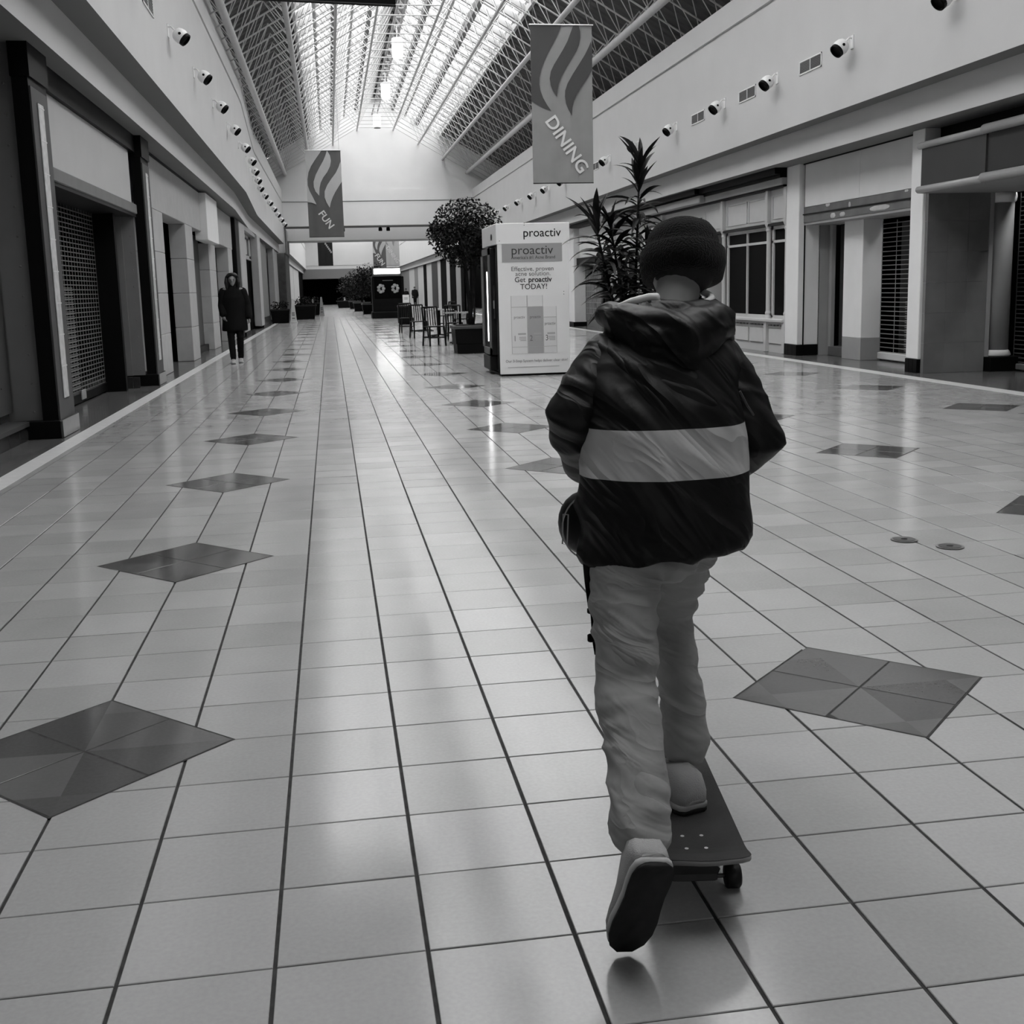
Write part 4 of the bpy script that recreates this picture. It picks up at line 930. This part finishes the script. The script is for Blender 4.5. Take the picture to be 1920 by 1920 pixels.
# ================================================================== CAFE FURNITURE
def make_table(loc, label):
    L = Vector(loc); t = thing('cafe_table', L, label, 'table', 'cafe tables')
    obj('table_top', MB().bbox(L.x-.38, L.x+.38, L.y-.38, L.y+.38, .735, .76, .008), G(.05, .2, .6, .1, 5, name='glossy_table_top'), t)
    obj('edge_band', MB().box(L.x-.385, L.x+.385, L.y-.386, L.y-.38, .737, .758), M_STEEL, t)
    obj('column', MB().tube([(L.x, L.y, .03), (L.x, L.y, .735)], .035, 10), M_BLKMETAL, t, True)
    for a in range(4):
        q = a*PI/2+PI/4; obj('foot', MB().tube([(L.x, L.y, .05), (L.x+.33*math.cos(q), L.y+.33*math.sin(q), .02)], .02, 6), M_BLKMETAL, t)
    return t
def make_chair(loc, rz, label):
    t = thing('cafe_chair', (0, 0, 0), label, 'chair', 'black metal cafe chairs')
    obj('seat', MB().bbox(-.2, .2, -.2, .2, .44, .465, .008), M_BLACK, t)
    for sx in (-1, 1):
        obj('leg', MB().tube([(sx*.18, -.18, .45), (sx*.2, -.22, 0)], .022, 6), M_BLKMETAL, t)
        obj('leg', MB().tube([(sx*.18, .18, .45), (sx*.2, .23, 0)], .022, 6), M_BLKMETAL, t)
        obj('back_post', MB().tube([(sx*.18, .18, .45), (sx*.19, .25, .9)], .022, 6), M_BLKMETAL, t)
    for k in range(5): x = -.12+k*.06; obj('back_slat', MB().tube([(x, .19, .47), (x, .25, .88)], .012, 5), M_BLKMETAL, t)
    obj('back_rail', MB().tube([(-.19, .25, .9), (.19, .25, .9)], .024, 6), M_BLKMETAL, t)
    for y in (-.2, .2): obj('stretcher', MB().tube([(-.19, y, .2), (.19, y, .2)], .016, 5), M_BLKMETAL, t)
    t.location = loc; t.rotation_euler = (0, 0, rz); return t
tables = [(3.25, 25.4, 'nearest black cafe table behind the ficus planter'), (3.2, 30.2, 'second black cafe table behind the ficus'), (3.15, 34.6, 'third black cafe table, toward the bin'), (4.3, 28.0, 'black cafe table on the kiosk side of the row')]
for x, y, lab in tables: make_table((x, y, 0), lab)
pc = None
for x, y, rz, lab in ((2.55, 24.7, .3, 'black cafe chair nearest the planter, turned to the aisle'), (3.95, 25.9, -2.0, 'black cafe chair right of the nearest cafe table'), (2.55, 29.4, .2, 'black cafe chair on the aisle side of the second table'), (3.9, 30.9, -1.8, 'black cafe chair right of the second cafe table'), (2.5, 33.7, .1, 'black cafe chair on the aisle side of the third table'), (3.9, 35.4, -2.2, 'black cafe chair behind the third cafe table'), (4.9, 27.2, .6, 'black cafe chair close behind the vending kiosk'), (3.3, 27.2, 2.9, 'black cafe chair between the first two tables')):
    if pc is None: pc = make_chair((x, y, 0), rz, lab)
    else:
        c = copy_tree(pc); c.location = (x, y, 0); c.rotation_euler = (0, 0, rz); c['label'] = lab
# litter bin
t = thing('litter_bin', (3.0, 42.4, 0), 'square black litter bin at the end of the cafe tables', 'bin')
obj('body', MB().bbox(2.75, 3.25, 42.2, 42.7, .04, .68, .02), M_BLACK, t); obj('lid', MB().bbox(2.73, 3.27, 42.18, 42.72, .66, .74, .02), M_CHAR, t); obj('foot', MB().box(2.8, 3.2, 42.25, 42.65, 0, .05), M_BLACK, t)
t = thing('sign_stand', (3.45, 48, 0), 'small white notice on a stand above the litter bin', 'sign')
obj('board', MB().bbox(3.3, 3.58, 47.98, 48.0, .78, 1.12, .004), M_WHITE, t); obj('post', MB().tube([(3.44, 48.02, 0), (3.44, 48.02, .8)], .02, 6), M_CHAR, t); obj('base', MB().lathe([(.18, 0), (.18, .02), (.03, .04)], (3.44, 48.02, 0), 14), M_CHAR, t)
obj('print', MB().box(3.36, 3.52, 47.974, 47.979, .98, 1.0).box(3.36, 3.52, 47.974, 47.979, .92, .935), M_GREY, t)
# far dark kiosk with lit header
t = thing('dark_kiosk', (2.95, 54, 0), 'black kiosk with a glowing header sign and two round pictures, before the passage', 'kiosk')
obj('body', MB().bbox(2.2, 3.72, 53.4, 54.8, .3, 2.0, .03), M_BLACK, t); obj('base', MB().bbox(2.15, 3.78, 53.3, 54.9, 0, .32, .02), M_BLACK, t)
obj('header_box', MB().bbox(2.25, 3.6, 53.35, 54.2, 2.0, 2.42, .01), M_DGREY, t)
obj('lit_sign', MB().box(2.3, 3.55, 53.33, 53.35, 2.12, 2.36), emis(.9, 2.6, 'kiosk_sign_glow'), t)
obj('screen', MB().bbox(2.3, 3.6, 53.38, 53.41, .95, 1.95, .01), M_GLASSDARK, t)
for k, x in enumerate((2.62, 3.3)):
    mb = MB()
    for q in range(7):
        a = q*.9; mb.ell((x+.12*math.cos(a), 53.378, 1.42+.16*math.sin(a)), (.085, .006, .075), 10, 6)
    obj('picture', mb, G(.3, .6, .2, .4, 12, name='picture_print'), t, True)
obj('print_line', MB().box(2.7, 3.2, 53.372, 53.376, 1.79, 1.82), M_GREY, t)
# caution cones, bucket
def cone(loc, h, r, label):
    L = Vector(loc); t = thing('caution_cone', L, label, 'cone', 'tall caution cones')
    M_CN = G(.5, .5, .3, .05, 6, name='cone_plastic')
    n = 4
    obj('body', MB().loft([[(L.x+k*sx, L.y+k*sy, z) for sx, sy in ((-1, -1), (1, -1), (1, 1), (-1, 1))] for z, k in ((0, r), (.06*h, r), (.07*h, r*.85), (.97*h, r*.3), (h, r*.25))], True), M_CN, t)
    for z in (.42, .34, .2): obj('print', MB().box(L.x-r*.38, L.x+r*.38, L.y-r*(.88-.55*z)-.006, L.y-r*(.88-.55*z)+.004, z*h-.018, z*h+.018), M_DGREY, t)
cone((-1.47, 49.6, 0), 1.06, .16, 'tall pale caution cone by the left planters, nearest'); cone((-.33, 64.3, 0), 1.06, .16, 'tall pale caution cone standing in mid-floor'); cone((-1.0, 78, 0), .95, .15, 'pale caution cone leaning behind the far left planter'); cone((1.4, 97, 0), .9, .2, 'small pale cone far down the hall')
t = thing('mop_bucket', (-1.85, 51.4, 0), 'white bucket beside the nearest caution cone', 'bucket')
obj('pail', MB().lathe([(.001, 0), (.12, 0), (.17, .34), (.18, .36), (.165, .36), (.115, .02), (.001, .02)], (-1.85, 51.4, 0), 18), M_WHITE, t, True)
obj('wringer', MB().bbox(-2.06, -1.9, 51.3, 51.5, .3, .5, .01), M_LGREY, t)
# ================================================================== PEOPLE
from mathutils import noise
M_SKIN = G(.2, .55, .35, .08, 12, name='skin')
def cloth_mat(name, v, rough=.55, spec=.3, sheen=.0, bump=.25, bscale=350):
    m = G(v, rough, spec, .12, 14, bump, bscale, name=name); m.node_tree.nodes['Principled BSDF'].inputs['Sheen Weight'].default_value = sheen; return m
def crease(m, sx, sz, strength, dist, seed):
    """long soft creases in the cloth, running across the given stretch"""
    nt = m.node_tree; b = nt.nodes['Principled BSDF']; g = nt.nodes.new('ShaderNodeNewGeometry')
    mp = nt.nodes.new('ShaderNodeMapping'); mp.vector_type = 'TEXTURE'; mp.inputs['Scale'].default_value = tuple(1/q for q in sx); mp.inputs['Rotation'].default_value = sz; mp.inputs['Location'].default_value = (seed, seed, 0)
    n = nt.nodes.new('ShaderNodeTexNoise'); n.inputs['Scale'].default_value = 1; n.inputs['Detail'].default_value = 2.5; n.inputs['Distortion'].default_value = .6
    nt.links.new(g.outputs['Position'], mp.inputs[0]); nt.links.new(mp.outputs[0], n.inputs['Vector'])
    r = nt.nodes.new('ShaderNodeMath'); r.operation = 'PINGPONG'; r.inputs[1].default_value = .16; nt.links.new(n.outputs['Fac'], r.inputs[0])
    bp = nt.nodes.new('ShaderNodeBump'); bp.inputs['Strength'].default_value = strength; bp.inputs['Distance'].default_value = dist
    nt.links.new(r.outputs[0], bp.inputs['Height']); nt.links.new(bp.outputs[0], b.inputs['Normal']); return m
M_JACK = cloth_mat('black_nylon', .003, .5, .2)
M_PANTS = cloth_mat('grey_twill', .24, .8, .15, .1, .3, 500)
crease(M_JACK, (3, 3, 10), (0, .75, 0), .5, .1, 1.); crease(M_PANTS, (4.5, 4, 15), (0, .4, 0), .42, .1, 4.)
M_KNIT = cloth_mat('black_knit', .006, .9, .1, .1, .8, 260)
M_SHOEU = cloth_mat('pale_canvas', .36, .7, .2); M_SHOES = G(.42, .6, .3, .1, 20, name='pale_rubber'); M_SOLE = G(.012, .7, .2, .4, 60, name='dark_outsole')
def hand(mb, wrist, d, palm_n, size=1.):
    """palm and five unequal, slightly curled fingers"""
    w0 = Vector(wrist); d = Vector(d).normalized(); n = Vector(palm_n).normalized(); s = d.cross(n).normalized()
    mb.limb([w0, w0+d*.045*size, w0+d*.085*size], [.021*size, .03*size, .028*size], 10)
    for k, (off, L) in enumerate(((-.027, .062), (-.009, .072), (.009, .068), (.026, .052))):
        a = w0+d*.08*size+s*off*size; b = a+(d*.8+n*.35)*L*.5*size; c = b+(d*.45+n*.8)*L*.5*size
        mb.limb([a, b, c], [.0095*size, .0088*size, .0075*size], 8)
    a = w0+d*.03*size-s*.028*size; b = a+(d*.5-s*.6+n*.2)*.035*size; c = b+(d*.8+n*.3)*.03*size
    mb.limb([a, b, c], [.012*size, .0105*size, .009*size], 8)
def head_geo(mb, c, R, k=1.):
    """skull, jaw, nose, brow, ears in the local frame of R (x right, y face, z up), centre c"""
    T_ = lambda x, y, z: Vector(c)+R@Vector((x*k, y*k, z*k))
    mb.ell(c, (.076*k, .094*k, .105*k), 18, 12, rot=R)
    mb.limb([T_(0, .03, -.05), T_(0, .065, -.085)], [.055*k, .035*k], 12)
    mb.limb([T_(0, .088, .012), T_(0, .112, -.028)], [.010*k, .017*k], 10)
    mb.limb([T_(-.035, .078, .02), T_(.035, .078, .02)], [.016*k, .016*k], 10)
    mb.limb([T_(-.02, .088, -.058), T_(.02, .088, -.058)], [.012*k, .012*k], 8)
    for s in (-1, 1): mb.ell(T_(s*.08, -.008, -.012), (.012*k, .024*k, .033*k), 10, 8, rot=R)
def eyes(parent, c, R, k=1.):
    for s in (-1, 1): obj('eye', MB().ell(Vector(c)+R@Vector((s*.03*k, .086*k, .006*k)), (.012*k,)*3, 10, 8), G(.1, .2, .5, name='eye'), parent, True)
def shoe(parent, heel, d, upv, L=.265, w=.047, name='shoe', bend=0.):
    """low sneaker: rounded upper, pale midsole, dark outsole; d runs heel to toe, upv from sole to ankle"""
    heel = Vector(heel); d = Vector(d).normalized(); s = d.cross(Vector(upv)).normalized(); u = s.cross(d).normalized()
    def P(a, x, z):
        z2 = z; 
        if a > .62: z2 = z+bend*(a-.62)**2*L*3
        return heel+d*(a*L)+s*x+u*z2
    prof = [(.0, .55, .05), (.03, .78, .078), (.1, .9, .092), (.22, .92, .098), (.36, .88, .088), (.5, .92, .07), (.65, 1.0, .058), (.8, .98, .05), (.92, .78, .04), (1.0, .35, .026)]
    def ring(a, k, z0, z1, grow=1.):
        q = []
        for (cx, cz) in ((-1, 0), (-1, .45), (-.82, .82), (-.4, 1), (.4, 1), (.82, .82), (1, .45), (1, 0)): q.append(P(a, cx*k*w*grow, z0+(z1-z0)*cz))
        return q
    up = obj(name, MB().loft([ring(a, k, .02, z) for a, k, z in prof], True), M_SHOEU, parent, True)
    obj('midsole', MB().loft([ring(a, k, .008, .03, 1.07) for a, k, z in prof], True), M_SHOES, up, True)
    obj('outsole', MB().loft([ring(a, k*.98, -.002, .01, 1.06) for a, k, z in prof], True), M_SOLE, up, True)
    mb = MB()
    for a in (.4, .46, .52, .58): mb.tube([P(a, -.022, .083-.06*(a-.36)), P(a, .022, .083-.06*(a-.36))], .0035, 5)
    obj('laces', mb, M_SHOES, up)
    return up
# ---------------------------------------------------------------- skateboarder
R0 = Vector((.90, .40, 0))
rider = thing('person', R0, 'person seen from behind pushing a skateboard, black jacket with grey band and beanie', 'person')
hipL, kneeL, ankL = (.83, .43, .74), (.77, .22, .42), (.722, -.10, .26)
hipR, kneeR, ankR = (.99, .46, .74), (.99, .63, .46), (.945, .34, .21)
shL, elL, wrL = (.835, .61, 1.12), (.715, .50, 1.0), (.79, .70, .86)
shR, elR, wrR = (1.105, .61, 1.115), (1.175, .50, .925), (1.10, .70, .80)
HR = Matrix.Rotation(-.14, 3, 'Y').inverted()@Matrix.Rotation(-.28, 3, 'X'); HC = Vector((1.058, .745, 1.35))
mb = MB()
head_geo(mb, HC, HR)
mb.limb([(.985, .63, 1.18), (1.02, .665, 1.25), (1.045, .71, 1.32)], [.062, .055, .055])
for a, rad in ((((.92, .45, .76), (.93, .51, .98), (.96, .59, 1.10)), (.10, .10, .09)),): mb.limb(a, rad)
mb.limb([(.86, .61, 1.11), (1.08, .61, 1.105)], [.05, .05])
for a, b, c in ((shL, elL, wrL), (shR, elR, wrR)): mb.limb([a, b, c], [.04, .035, .026])
mb.limb([hipL, (.80, .35, .58), kneeL, (.745, .05, .325), (.722, -.09, .245)], [.055, .05, .042, .036, .03]); mb.limb([hipR, (.995, .56, .60), kneeR, (.975, .49, .33), (.945, .35, .21)], [.055, .05, .04, .036, .03])
hand(mb, wrL, (.5, .6, -.5), (.6, -.6, 0)); hand(mb, wrR, (-.5, .6, -.5), (-.6, -.6, 0))
remesh('body', mb, .0075, M_SKIN, rider, 3); eyes(rider, HC, HR)
mb = MB(); mb.ell(HC+HR@Vector((0, -.03, -.03)), (.077, .07, .06), 16, 10, rot=HR); obj('hair', mb, G(.02, .8, .2, .3, 60, name='short_hair'), rider, True)
# jacket: trunk with grey band, sleeves, hood
def band_mat():
    m = bpy.data.materials.new('jacket_nylon_with_grey_band'); m.use_nodes = True; nt = m.node_tree; b = nt.nodes['Principled BSDF']
    g = nt.nodes.new('ShaderNodeNewGeometry'); sp = nt.nodes.new('ShaderNodeSeparateXYZ'); nt.links.new(g.outputs['Position'], sp.inputs[0])
    def cmp(op, th):
        n = nt.nodes.new('ShaderNodeMath'); n.operation = op; n.inputs[1].default_value = th; nt.links.new(sp.outputs['Z'], n.inputs[0]); return n
    a = cmp('GREATER_THAN', .868); c = cmp('LESS_THAN', .978); mu = nt.nodes.new('ShaderNodeMath'); mu.operation = 'MULTIPLY'
    nt.links.new(a.outputs[0], mu.inputs[0]); nt.links.new(c.outputs[0], mu.inputs[1])
    mr = nt.nodes.new('ShaderNodeMapRange'); mr.inputs[3].default_value = .003; mr.inputs[4].default_value = .44
    nt.links.new(mu.outputs[0], mr.inputs[0]); nt.links.new(mr.outputs[0], b.inputs['Base Color'])
    b.inputs['Roughness'].default_value = .5; b.inputs['Specular IOR Level'].default_value = .2; return crease(m, (3, 3, 11), (0, .85, 0), .5, .1, 2.)
def folds(amp, fx, fz, seed):
    def f(p, n):
        w_ = noise.noise(p*5+Vector((seed, 0, 0)))*.05
        q = Vector((p.x*fx+p.z*fz+w_*fz, (p.x*fz-p.z*fx)*.28, p.y*3+seed)); a = noise.noise(q); b = noise.noise(q*2.1+Vector((3, 1, 2)))
        return amp*((1-2.2*abs(a))*.8+b*.5-.3)
    return f
tr = [((.92, .43, .685), .200, .150), ((.922, .435, .70), .212, .162), ((.925, .45, .78), .207, .158), ((.93, .48, .90), .200, .152), ((.935, .52, 1.02), .198, .148), ((.95, .57, 1.12), .192, .135), ((.972, .61, 1.185), .155, .105), ((1.005, .645, 1.235), .092, .082), ((1.02, .665, 1.262), .074, .07)]
mb = MB(); mb.loft([[(c[0]+rx*math.cos(a), c[1]+ry*math.sin(a), c[2]+(.02*math.cos(a) if i < 2 else 0)) for a in (2*PI*j/28 for j in range(28))] for i, (c, rx, ry) in enumerate(tr)], True)
mb.limb([shL, (.90, .61, 1.15)], [.066, .075]); mb.limb([shR, (1.05, .61, 1.145)], [.066, .075])
jk = remesh('jacket', mb, .009, band_mat(), rider, 4, folds(.014, 9, 9, 1))
for nm, a, b, c in (('L', shL, elL, wrL), ('R', shR, elR, wrR)):
    mb = MB(); mb.limb([a, b, c], [.072, .067, .055], 16); remesh('sleeve', mb, .009, M_JACK, jk, 3, folds(.006, 6, 14, 5))
mb = MB()
hp = [(.855, .66, 1.225), (.865, .575, 1.21), (.92, .505, 1.185), (.98, .48, 1.175), (1.045, .505, 1.188), (1.09, .575, 1.205), (1.10, .66, 1.225)]
mb.limb(hp, [.036, .052, .06, .064, .058, .05, .036], 14); mb.limb([(.86, .60, 1.17), (.93, .55, 1.14), (1.03, .55, 1.14), (1.09, .60, 1.165)], [.05, .06, .06, .05], 14)
mb.limb([(.90, .51, 1.15), (.965, .47, 1.115), (1.04, .50, 1.15)], [.04, .05, .04], 14)
mb.limb([(.93, .56, 1.215), (.99, .54, 1.215), (1.06, .57, 1.22)], [.04, .045, .04], 14)
remesh('hood', mb, .008, M_JACK, jk, 3, folds(.014, 7, 18, 9))
cp = [Vector((1.02, .665, 1.262))+Vector((.088*math.cos(a), .078*math.sin(a), .008+.02*math.sin(a))) for a in [math.radians(q) for q in range(-215, 36, 12)]]
mb = MB(); mb.tube([Vector((.842, .592, 1.250)), Vector((.885, .585, 1.262)), Vector((.93, .588, 1.272)), Vector((.957, .61, 1.272))]+cp[5:], [.003]+[(.006, .009)]*3+[.009]*(len(cp)-5), 8); obj('shirt_collar', mb, G(.8, .7, .2, name='white_cotton'), rider, True)
mb = MB(); mb.tube([(1.09, .40, 1.055), (1.11, .405, 1.02), (1.135, .43, .995)], .003, 5); obj('seam_cord', mb, M_DGREY, jk)
# trousers
mb = MB()
mb.limb([hipL, (.80, .35, .58), kneeL, (.745, .05, .325), (.722, -.07, .245)], [.088, .077, .067, .06, .06], 16)
mb.limb([hipR, (.995, .56, .60), kneeR, (.975, .49, .33), (.948, .36, .235)], [.088, .072, .056, .056, .056], 16)
mb.limb([(.85, .44, .76), (.98, .45, .76)], [.10, .10]); mb.limb([(.92, .44, .70), (.92, .45, .8)], [.10, .11])
remesh('trousers', mb, .008, M_PANTS, rider, 3, folds(.011, 6, 20, 3))
# beanie
prof = [(.086, -.014), (.101, -.01), (.108, .025), (.107, .058), (.100, .064), (.092, .066), (.0915, .085), (.086, .105), (.072, .125), (.048, .138), (.02, .144), (.001, .145)]
BR = Matrix.Rotation(.10, 3, 'Y')@Matrix.Rotation(-.30, 3, 'X')
obj('beanie', MB().lathe(prof, HC+Vector((0, -.012, -.028)), 32, rot=BR, sy=1.1), M_KNIT, rider, True)
shoe(rider, (.935, .245, .112), (-.27, .96, 0), (0, 0, 1), .25, .045)
shoe(rider, (.718, -.19, .237), (-.04, .10, -.235), (0, .9, .38), .25, .044, 'shoe', .0)
# shoulder bag on the left hip with dangling strap
t = thing('hip_bag', (.73, .44, .74), 'small black rounded bag at the left hip with a dangling strap', 'bag')
obj('pouch', MB().ell((.752, .52, .742), (.068, .075, .078), 20, 12), G(.002, .4, .2, name='bag_vinyl'), t, True)
mb = MB(); mb.tube([(.752-.0685*math.cos(a), .47, .742+.0785*math.sin(a)) for a in (-1.1+2.2*i/14 for i in range(15))], .002, 5); obj('zip', mb, M_LGREY, t)
mb = MB(); mb.tube([(.697, .465, .775), (.69, .49, .772), (.687, .49, .70), (.692, .46, .705), (.697, .465, .775)], .0018, 5); obj('badge', mb, M_LGREY, t)
def strap(pts, w_, nm):
    rings = [[(x-w_, y, z), (x+w_, y, z), (x+w_, y+.003, z), (x-w_, y+.003, z)] for x, y, z in pts]; obj(nm, MB().loft(rings, True), M_BLACK, t)
strap([(.722, .40, .69), (.725, .39, .63), (.732, .39, .57), (.738, .39, .55), (.741, .39, .49), (.746, .39, .455)], .0075, 'strap')
strap([(.757, .395, .66), (.752, .39, .60), (.742, .389, .555)], .006, 'strap_loop')
obj('buckle', MB().bbox(.722, .752, .383, .395, .487, .507, .003), M_BLACK, t); obj('slider', MB().bbox(.722, .757, .384, .394, .555, .57, .003), M_BLACK, t)
# ---------------------------------------------------------------- skateboard
SB = Vector((.922, .335, 0)); sa = math.radians(8)
t = thing('skateboard', (0, 0, 0), 'skateboard with dark worn grip deck under the rider', 'skateboard')
M_GRIP = G(.045, .85, .2, .25, 8, .4, 500, name='grip_tape'); M_PLY = G(.16, .5, .3, .1, 20, name='deck_ply')
Ld, Wb = .79, .103; rings = []; rings2 = []
for i in range(33):
    y = -Ld/2+Ld*i/32; e = (abs(y)-(Ld/2-.11))/.11; k = 1. if e <= 0 else math.sqrt(max(.0, 1-min(1, e)**2.6))
    k = max(k, .18); kick = .0 if abs(y) < .255 else (abs(y)-.255)**1.35*.75
    ring = []; 
    for q in range(9):
        x = Wb*k*(q/4-1); ring.append((x, y, .108+kick+.006*(x/Wb)**2))
    rings.append(ring)
def slab(dz0, dz1): return [[(x, y, z+dz0) for x, y, z in r]+[(x, y, z+dz1) for x, y, z in reversed(r)] for r in rings]
obj('deck', MB().loft(slab(-.012, -.0015), True), M_PLY, t, True); obj('grip_tape', MB().loft(slab(-.0015, 0), True), M_GRIP, t)
for yb in (-.215, .215):
    tk = obj('truck', MB().bbox(-.028, .028, yb-.05, yb+.05, .09, .097, .002).loft([[(-.02, yb-.018, .09), (.02, yb-.018, .09), (.02, yb+.018, .09), (-.02, yb+.018, .09)], [(-.055, yb-.012, .05), (.055, yb-.012, .05), (.055, yb+.012, .05), (-.055, yb+.012, .05)], [(-.05, yb-.009, .035), (.05, yb-.009, .035), (.05, yb+.009, .035), (-.05, yb+.009, .035)]], True), G(.03, .4, .4, name='truck_alloy'), t)
    obj('axle', MB().tube([(-.1, yb, .0275), (.1, yb, .0275)], .005, 8).bbox(-.05, .05, yb-.01, yb+.01, .02, .04, .003), M_DGREY, tk)
    for sx in (-1, 1):
        obj('wheel', MB().lathe([(.008, -.017), (.022, -.017), (.0275, -.012), (.0275, .012), (.022, .017), (.008, .017)], (sx*.084, yb, .0275), 20, rot=Matrix.Rotation(PI/2, 3, 'Y')), G(.01, .5, .2, name='urethane'), t, True)
    for bx in (-.021, .021):
        for by in (-.028, .028): obj('bolt', MB().lathe([(.001, .1085), (.0045, .1085), (.0045, .1075)], (bx, yb+by, 0), 8), M_STEEL, t)
obj('deck_mark', MB().box(-.012, .01, -.275, -.262, .1086, .109).box(.03, .036, -.285, -.26, .1088, .1092), M_LGREY, t)
t.location = SB; t.rotation_euler = (0, 0, -sa)

# ---------------------------------------------------------------- walkers
def walker(loc, rz, h, label, coat_len, coat_w, m_coat, m_leg, hooded, step, fine):
    """standing or walking figure in a coat; local frame faces +Y"""
    t = thing('person', (0, 0, 0), label, 'person'); k = h/1.72
    S = lambda x, y, z: Vector((x*k, y*k, z*k))
    hc = S(0, .02, 1.585); I = Matrix.Identity(3)
    mb = MB(); head_geo(mb, hc, I, .98*k)
    mb.limb([S(0, -.005, 1.38), S(0, .005, 1.5)], [.055*k, .05*k]); mb.limb([S(0, 0, .93), S(0, .01, 1.15), S(0, 0, 1.33)], [.13*k, .12*k, .12*k])
    mb.limb([S(-.16, 0, 1.36), S(.16, 0, 1.36)], [.065*k, .065*k])
    arms = [(S(-.18, 0, 1.36), S(-.25, -.03, 1.1), S(-.27, .05, .87)), (S(.18, 0, 1.36), S(.22, .0, 1.1), S(.20, .10, .92))]
    for a in arms: mb.limb(a, [.05*k, .042*k, .03*k])
    legs = [(S(-.085, 0, .9), S(-.085, .06*step, .5), S(-.07, -.13*step, .1)), (S(.085, 0, .9), S(.08, .10*step, .5), S(.065, .14*step, .09))]
    for a in legs: mb.limb(a, [.08*k, .055*k, .04*k])
    hand(mb, arms[0][2], (-.05, .1, -1), (.9, .1, 0), k); hand(mb, arms[1][2], (-.2, .5, -.8), (-.9, .1, 0), k)
    remesh('body', mb, .011 if fine else .02, M_SKIN, t, 2)
    if fine: eyes(t, hc, I, .98*k)
    mb = MB(); z0 = coat_len; cw = coat_w
    st = [(z0, cw*1.02, .19), (z0+.02, cw*1.04, .2), ((z0+1.0)/2, cw*.98, .19), (1.05, cw*.92, .175), (1.25, cw*.95, .165), (1.36, cw*.85, .13), (1.44, .11, .1), (1.47, .085, .085)]
    mb.loft([[S(rx*math.cos(a), ry*math.sin(a)*.95, z) for a in (2*PI*j/24 for j in range(24))] for z, rx, ry in st], True)
    ct = remesh('coat', mb, .012 if fine else .025, m_coat, t, 3, folds(.008 if fine else 0.001, 6, 3, 2))
    for a in arms:
        mb = MB(); mb.limb([a[0], a[1], a[2]+S(0, 0, .03)], [.085*k, .078*k, .075*k]); remesh('sleeve', mb, .012 if fine else .025, m_coat, ct, 2)
    mb = MB()
    for a in legs: mb.limb([a[0], a[1], a[2]+S(0, 0, .02)], [.095*k, .07*k, .058*k])
    remesh('trousers', mb, .012 if fine else .025, m_leg, t, 2, folds(.005 if fine else 0.001, 8, 20, 4))
    for a in legs: shoe(t, a[2]+Vector((0, -.05*k, -a[2].z+.004)), (0, 1, 0), (0, 0, 1), .25*k, .045*k)
    hm = MB()
    if hooded:
        hm.lathe([(.07, -.15), (.115, -.12), (.125, -.04), (.122, .04), (.10, .105), (.06, .135), (.001, .142)], hc+S(0, -.065, 0), 24, sy=.95)
        hm.limb([hc+S(-.1, .02, .05), hc+S(-.115, .05, -.05), hc+S(-.1, .04, -.17)], [.03*k, .035*k, .03*k]); hm.limb([hc+S(.1, .02, .05), hc+S(.115, .05, -.05), hc+S(.1, .04, -.17)], [.03*k, .035*k, .03*k])
        hm.limb([hc+S(-.09, .045, .07), hc+S(0, .055, .105), hc+S(.09, .045, .07)], [.025*k, .028*k, .025*k])
        remesh('hair', hm, .011, G(.006, .6, .3, .3, 60, name='dark_hair'), t, 2)
        for s in (-1, 1):
            fm = MB(); fm.limb([S(s*.12, .06, 1.42), S(s*.19, .03, 1.4), S(s*.22, -.02, 1.385)], [.02*k, .03*k, .02*k]); obj('collar_patch', fm, G(.25, .9, .1, .3, 40, name='fur_trim'), ct, True)
    else:
        hm.lathe([(.078, -.02), (.085, .02), (.082, .06), (.06, .1), (.001, .115)], hc+S(0, -.015, 0), 18, sy=1.15); obj('hair', hm, G(.02, .7, .2, name='grey_hair'), t, True)
    t.location = loc; t.rotation_euler = (0, 0, rz); return t
M_COAT = cloth_mat('black_wool', .006, .85, .1); M_LEGB = cloth_mat('black_denim', .006, .85, .1)
walker((-1.66, 20.45, 0), PI+.05, 1.72, 'person in a long black coat with dark hair walking toward the camera', .62, .235, M_COAT, M_LEGB, True, 1., True)
walker((6.7, 97.5, 0), PI, 1.5, 'small distant person in dark clothes, left of a far pair', .7, .24, M_COAT, M_LEGB, False, .8, False)
walker((7.2, 94, 0), PI, 1.62, 'small distant person in dark clothes, right of a far pair', .7, .26, M_COAT, M_LEGB, False, .6, False)

# ------------------------------------------------------------------ tidy helper properties
for o in bpy.data.objects:
    if '_o' in o: del o['_o']
